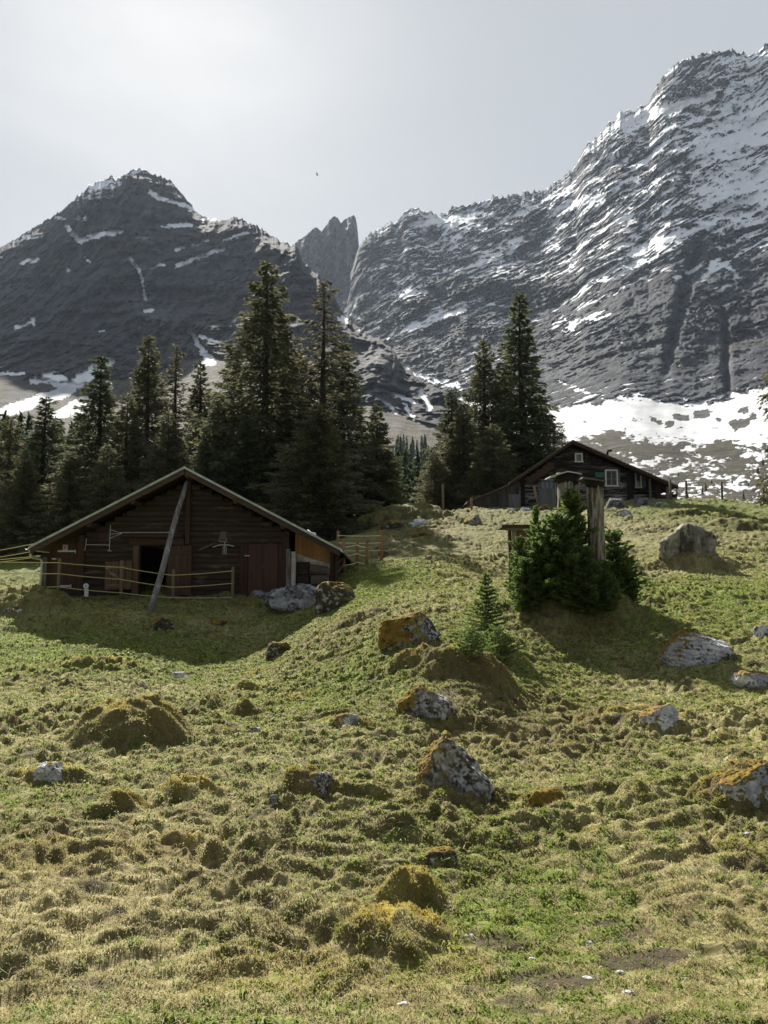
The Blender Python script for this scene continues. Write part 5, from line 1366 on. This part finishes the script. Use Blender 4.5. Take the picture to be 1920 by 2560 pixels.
def spruce_parts(seed, H, RW, nwh, elem, dens, hang, c0=.05, top=1.0, thin=0.0, shape=.85, young=False, col=(.040, .050, .024), bare=0.0):
    """arrays for a trunk with limbs and for a crown of needle sprays"""
    g = np.random.default_rng(seed)
    tv, tf, P, D, S, W, CI = MB(), None, [], [], [], [], []
    bend = g.normal(0, .006 * H, 2)
    def axis(h): return np.array((bend[0] * math.sin(h / H * 2.2), bend[1] * math.sin(h / H * 1.7), h))
    r0 = H * (.0125 if not young else .016)
    hs = np.linspace(-.02 * H, H * .985, 14)
    tv.tube([tuple(axis(h)) for h in hs], [max(.004 * (1 if young else 2), r0 * (1 - max(0, h) / H) ** .85 * (1.35 if h < .02 * H else 1)) for h in hs], 8)
    zs = c0 * H + (1 - c0) * H * .985 * np.linspace(0, 1, nwh) ** .92
    sideb = g.normal(0, 1, 8)
    for wi, z in enumerate(zs):
        rel = z / H
        nb = g.integers(5, 8) if rel < .9 else 4
        a0 = g.random() * 6.28
        prof = RW * (1 - rel) ** shape * (.35 + .65 * min(1, (rel - c0 + .10) / .14)) + .012 * H * (1 if rel > .9 else .3)
        for k in range(nb):
            a = a0 + k * 6.283 / nb + g.normal(0, .22)
            L = prof * g.uniform(.62, 1.12) * (1 + .13 * math.sin(a * 2 + sideb[0]) + .1 * math.sin(3 * a + z / H * 9 + sideb[1]))
            if g.random() < thin * .5: L *= .55
            if L < .02 * RW: continue
            b = axis(z + g.normal(0, .006 * H)); da = np.array((math.cos(a), math.sin(a), 0)); db = np.array((-math.sin(a), math.cos(a), 0))
            p0 = (.55 if rel > .85 else .30 if rel > .6 else .02) if not young else (.75 if rel > .8 else .38)
            drp = (.25 + .35 * (1 - rel)) * (1 if not young else .35)
            def pt(t): return b + da * (L * t) * (1 - .06 * t) + np.array((0, 0, 1)) * L * (p0 * t - drp * t * t + (.30 if not young else .12) * t ** 3)
            tv.tube([tuple(pt(t)) for t in (0, .35, .7, 1)], [max(.0025 if young else .009, L * .011), L * .008, L * .005, .002 if young else .004], 4, False)
            if g.random() < bare: continue
            n = max(6, int(L * dens * (1 - thin * g.random())))
            t = g.beta(1.6, 1.15, n) * .97 + .03
            lim = .10 + .9 * sstep(thin * .4, .2 + thin * .45, t)
            wd = L * (.33 * (1 - t) ** .75 + .05) * lim
            lat = g.uniform(-1, 1, n); lat = np.sign(lat) * np.abs(lat) ** .8
            base = b[None] + da[None] * (L * t * (1 - .06 * t))[:, None]
            base[:, 2] += L * (p0 * t - drp * t * t + (.30 if not young else .12) * t ** 3)
            hg = hang * np.abs(lat) * g.random(n) ** 1.2 + hang * .8 * g.random(n) ** 3
            pos = base + db[None] * (lat * wd)[:, None]; pos[:, 2] -= hg * (.4 + .6 * min(1, L / (RW * .5)))
            pos += g.normal(0, elem * .12, (n, 3))
            d = da[None] * (.75 + .2 * g.random((n, 1))) + db[None] * (np.sign(lat) * .75 * g.random(n))[:, None]
            d[:, 2] += g.normal(-.25 if not young else .15, .35, n) - hg / max(hang, 1e-3) * .5 * (0 if young else 1)
            P.append(pos); D.append(d); S.append(elem * g.uniform(.6, 1.35, n)); W.append(np.full(n, rel)); CI.append(t)
    # leader shoot
    n = 24 if not young else 30
    hh = H * (1 - .07 * g.random(n)); pos = np.stack([axis(h) for h in hh]); aa = g.random(n) * 6.28
    P.append(pos); D.append(np.stack((np.cos(aa) * .5, np.sin(aa) * .5, np.full(n, .8)), 1)); S.append(elem * g.uniform(.5, 1, n)); W.append(np.ones(n)); CI.append(np.full(n, .9))
    P = np.concatenate(P); D = np.concatenate(D); S = np.concatenate(S); t = np.concatenate(CI)
    D /= np.linalg.norm(D, axis=1, keepdims=True)
    q = g.normal(size=P.shape); q[:, 2] *= .35; sd = np.cross(D, q); sd /= np.linalg.norm(sd, axis=1, keepdims=True) + 1e-9
    wv = S * (.20 if not young else .17)
    v0 = P - D * (S * .35)[:, None]; v1 = P + sd * wv[:, None]; v2 = P + D * (S * .65)[:, None]; v3 = P - sd * wv[:, None]
    V = np.stack((v0, v1, v2, v3), 1).reshape(-1, 3)
    f = np.arange(len(P) * 4).reshape(-1, 4)
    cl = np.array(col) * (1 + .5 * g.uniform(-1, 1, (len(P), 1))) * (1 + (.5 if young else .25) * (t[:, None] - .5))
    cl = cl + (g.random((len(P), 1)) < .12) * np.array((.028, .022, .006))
    return tv, V, f, np.repeat(cl, 4, 0)

def make_spruce(name, label, loc, parts, mat, group, cat='tree'):
    t = thing(name, loc, label, cat, group)
    tv, V, f, c = parts
    me = bpy.data.meshes.new('trunk'); me.from_pydata([tuple(p) for p in tv.v], [], tv.f); me.materials.append(M_TRUNK); me.update()
    o = bpy.data.objects.new('trunk', me); COL.objects.link(o); o.parent = t
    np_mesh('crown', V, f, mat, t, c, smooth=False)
    return t

def copy_tree(src, loc, rz, sxy, sz, label):
    o = src.copy(); COL.objects.link(o); o.location = loc; o.rotation_euler = (0, 0, rz); o.scale = (sxy, sxy, sz); o['label'] = label
    for ch in src.children:
        c = ch.copy(); COL.objects.link(c); c.parent = o
    return o

GRP = {'old': 'tall spruces round the barn and the house', 'far': 'spruces of the far valley wood'}
PROTO_H = 22.0
SPECS = [dict(seed=1, RW=4.3, nwh=44, elem=.27, dens=62, hang=.55, c0=.10, thin=.25, col=(.105, .108, .060)),
         dict(seed=2, RW=3.7, nwh=42, elem=.27, dens=46, hang=.45, c0=.08, thin=.75, bare=.12, col=(.100, .096, .064)),
         dict(seed=3, RW=3.6, nwh=46, elem=.26, dens=62, hang=.40, c0=.04, thin=.15, col=(.092, .106, .058)),
         dict(seed=4, RW=4.6, nwh=40, elem=.28, dens=60, hang=.60, c0=.02, thin=.10, shape=.75, col=(.125, .126, .068))]
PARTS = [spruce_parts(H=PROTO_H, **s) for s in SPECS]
PROTO = [None] * 4
TR = [  # top px, top py, depth, kind, half width at the foot in px, label
    (665, 650, 60, 0, 150, 'tallest spruce of the middle clump with its bare trunk showing high up'), (806, 698, 62, 1, 130, 'thin topped spruce with bare dead branches, right of the tallest one'),
    (872, 850, 66, 2, 105, 'dense spruce on the right flank of the middle clump'), (928, 1010, 68, 2, 75, 'short spruce at the right end of the middle clump'), (588, 905, 66, 3, 110, 'broad pale olive spruce on the left flank of the middle clump'), (735, 880, 68, 3, 130, 'broad spruce hidden between the two tallest of the middle clump'), (545, 1000, 60, 3, 75, 'low shaggy spruce at the left foot of the middle clump'), (965, 1120, 66, 3, 50, 'small bushy spruce right below the middle clump'), (800, 1010, 54, 3, 110, 'wide dark spruce directly behind the right slope of the barn roof'), (620, 1040, 56, 2, 90, 'dark spruce directly behind the barn roof, right of the ridge'),
    (268, 888, 66, 2, 92, 'spruce with long bare looking boughs before the white snow gully'), (376, 838, 70, 0, 95, 'tallest spruce of the clump behind the barn ridge'), (443, 858, 67, 1, 88, 'spruce with visible trunk just left of the gap in the trees'), (500, 905, 72, 2, 70, 'spruce at the right edge of the left clump by the gap'), (104, 985, 62, 2, 88, 'spruce standing alone above the left wood'), (152, 1042, 72, 2, 66, 'slim spruce right of the lone one in the left wood'), (30, 1040, 60, 3, 70, 'broad spruce at the left edge of the wood'), (205, 1030, 76, 2, 70, 'spruce half hidden behind the boughs left of the barn ridge'), (322, 985, 62, 3, 85, 'broad dark spruce behind the left barn roof slope'), (-30, 1080, 64, 2, 70, 'spruce cut by the left edge of the view'), (60, 1130, 56, 3, 66, 'low dark spruce above the left rope fence'), (180, 1130, 55, 3, 80, 'low dark spruce above the left barn eave'), (420, 1030, 58, 3, 85, 'dark spruce right behind the barn ridge'), (270, 1110, 54, 3, 70, 'low dark spruce above the middle of the left roof slope'), (505, 1060, 56, 2, 60, 'slim dark spruce in the gap right of the barn ridge'),
    (1315, 728, 82, 2, 100, 'tallest spruce behind the house with a full pointed crown'), (1207, 848, 84, 0, 80, 'second tallest spruce behind the house'), (1122, 970, 80, 2, 70, 'spruce at the left side of the house clump'), (1262, 920, 88, 3, 75, 'spruce hidden between the two tallest behind the house'), (1160, 1010, 78, 3, 65, 'bushy spruce in front of the house clump'), (1085, 1130, 76, 3, 48, 'low light green spruce left of the house clump'), (1405, 1055, 90, 1, 36, 'short thin spruce peeping up left of the house ridge'), (1232, 1060, 74, 3, 70, 'dark spruce right behind the lean-to roof'), (1345, 1000, 86, 3, 70, 'dark spruce behind the left roof slope of the house')]
for i, (px, py, Y, kind, hw, lab) in enumerate(TR):
    tpp = at(px, py, Y); gz = float(land_z(tpp.x, Y)); H = tpp.z - gz + .3
    loc = (tpp.x, Y, gz - .3); s = SPECS[kind]; R0 = s['RW'] * (1 if kind != 3 else .95)
    sxy = (1.78 if kind == 3 else 1.72) * hw / F * Y / R0; sz = H / PROTO_H
    if PROTO[kind] is None:
        PROTO[kind] = make_spruce('spruce', lab, loc, PARTS[kind], M_NEED, GRP['old']); PROTO[kind].scale = (sxy, sxy, sz); PROTO[kind].rotation_euler = (0, 0, i * 1.7)
    else: copy_tree(PROTO[kind], loc, i * 2.399, sxy, sz, lab)
# large spruce just beyond the right edge, its boughs reach into view
tpp = at(2010, 300, 44); gz = float(land_z(tpp.x, 44))
copy_tree(PROTO[0], (tpp.x + .2, 44, gz - .3), 1.1, 1.0, (tpp.z - gz) / PROTO_H, 'spruce boughs reaching in at the right edge before the snowy mountain')

# far wood in the valley: one tree mesh of its own
FP_ = spruce_parts(77, 20.0, 3.4, 26, .75, 12, .6, .03, thin=.1, col=(.045, .062, .040))
far0 = None
R2 = np.random.default_rng(4)
fl_ = []
for i in range(78):
    px = R2.uniform(935, 1110); Y = R2.uniform(170, 420); py = 1065 + .35 * abs(px - 985) + R2.uniform(0, 110) + (420 - Y) * .25; fl_.append((px, py, Y))
for i in range(46):
    px = R2.uniform(-120, 330); Y = R2.uniform(95, 240); py = 1050 + R2.uniform(0, 110) + (.08 * px if px > 0 else 0); fl_.append((px, py, Y))
for i in range(34): fl_.append((R2.uniform(-150, 300), R2.uniform(1030, 1140), R2.uniform(82, 125)))
for i in range(26): fl_.append((R2.uniform(930, 1100), R2.uniform(1120, 1230), R2.uniform(110, 170)))
for i in range(10): fl_.append((R2.uniform(500, 560), R2.uniform(1030, 1120), R2.uniform(120, 200)))
for i in range(60):
    Y = R2.uniform(270, 560); gp_ = 1325 - 295 * math.log(Y / 260) / 1.2417; fl_.append((R2.uniform(900, 1090), gp_ - 20 * F / Y * R2.uniform(.8, 1.1), Y))
for i, (px, py, Y) in enumerate(fl_):
    tpp = at(px, py, Y); H = R2.uniform(15, 25); zb = tpp.z - H
    sx = H / 20 * R2.uniform(.75, 1.05); lab = 'blue green spruce in the far wood between the clumps' if px > 900 else 'dark spruce of the wood far behind the barn at the left'
    grp = GRP['far'] if px > 900 else 'spruces of the wood behind the barn'
    if far0 is None: far0 = make_spruce('spruce', lab, (tpp.x, Y, zb), FP_, M_NEED, grp); far0.scale = (sx, sx, H / 20)
    else: o = copy_tree(far0, (tpp.x, Y, zb), i * 2.4, sx, H / 20, lab); o['group'] = grp
# ------------------------------------------------------------------ young spruces
YP = [spruce_parts(301, 2.6, 1.0, 22, .13, 190, .05, .05, young=True, thin=.3, shape=.62, col=(.115, .16, .045)), spruce_parts(302, 2.6, 1.15, 19, .13, 190, .06, .03, young=True, thin=.3, shape=.5, col=(.105, .15, .045))]
yp = [None, None]
for i, (px, pt, pb_, Y, hw, k, lab) in enumerate(((1432, 1228, 1500, 21.4, 92, 0, 'tallest of the young spruces, in front of the two capped trunks'), (1352, 1318, 1505, 21.2, 78, 1, 'bushy young spruce on the left side of the capped trunks'), (1536, 1330, 1500, 21.9, 66, 1, 'bushy young spruce on the right side of the capped trunks'), (1395, 1290, 1500, 20.9, 84, 1, 'dense young spruce filling the front of the thicket left of the pale trunk'),
                                           (1462, 1370, 1515, 20.5, 66, 1, 'low young spruce at the foot of the thicket in front'), (1343, 1268, 1480, 22.4, 34, 0, 'slim young spruce with a thin brown tip above the shelter side'), (1316, 1400, 1500, 20.8, 48, 1, 'low young spruce at the left foot of the thicket beside the shelter'), (1570, 1400, 1505, 22.0, 40, 0, 'low young spruce at the right foot of the thicket'), (1512, 1405, 1518, 20.6, 46, 1, 'low young spruce hiding the foot of the pale capped trunk'), (1300, 1345, 1490, 21.6, 44, 0, 'young spruce at the far left edge of the thicket against the shelter'))):
    b = at(px, pb_, Y); tpp = at(px, pt, Y); gz = min(float(land_z(b.x, Y)), b.z); H = tpp.z - gz
    s = 1.16 * hw / F * Y / (1.0 if k == 0 else 1.1)
    if yp[k] is None:
        yp[k] = make_spruce('young_spruce', lab, (b.x, Y, gz), YP[k], M_NEEDY, 'young spruces round the capped trunks'); yp[k].scale = (s, s, H / 2.6)
    else: copy_tree(yp[k], (b.x, Y, gz), i * 1.9, s, H / 2.6, lab)
sp_ = spruce_parts(311, 1.25, .42, 17, .055, 330, .015, .10, young=True, thin=.2, shape=.8, col=(.125, .165, .05))
b = place(1216, 1610); tpp = at(1200, 1432, b.y); H = tpp.z - b.z
t = make_spruce('young_spruce', 'small thin spruce sapling with a bare leader on its own grassy mound', (b.x, b.y, b.z), sp_, M_NEEDY, None)
s = 66 / F * b.y / .40; t.scale = (s, s, H / 1.25)
bs_ = spruce_parts(312, .5, .5, 9, .05, 230, .015, .05, young=True, shape=.5, col=(.12, .165, .05))
for (px, py, hw, hh, lab) in ((1180, 1645, 56, 74, 'low spreading spruce shoot at the left foot of the small sapling'), (1245, 1655, 60, 84, 'low spreading spruce shoot at the right foot of the small sapling')):
    b = place(px, py)
    t = make_spruce('young_spruce', lab, (b.x, b.y, b.z - .03), bs_, M_NEEDY, None); s = hw / F * b.y / .45; t.scale = (s, s, hh / F * b.y / .5)
# small conifers dotted over the snowy apron
R3 = np.random.default_rng(9)
for i in range(14):
    px = R3.uniform(1690, 1925); py = R3.uniform(1135, 1235); Y = R3.uniform(270, 330); tpp = at(px, py, Y); H = R3.uniform(1.6, 3.4)
    sx = H / 20 * 1.3
    o = copy_tree(far0, (tpp.x, Y, tpp.z - H), i, sx, H / 20, 'tiny dark conifer on the snowy slope right of the house'); o['group'] = 'tiny conifers on the snowy slope'
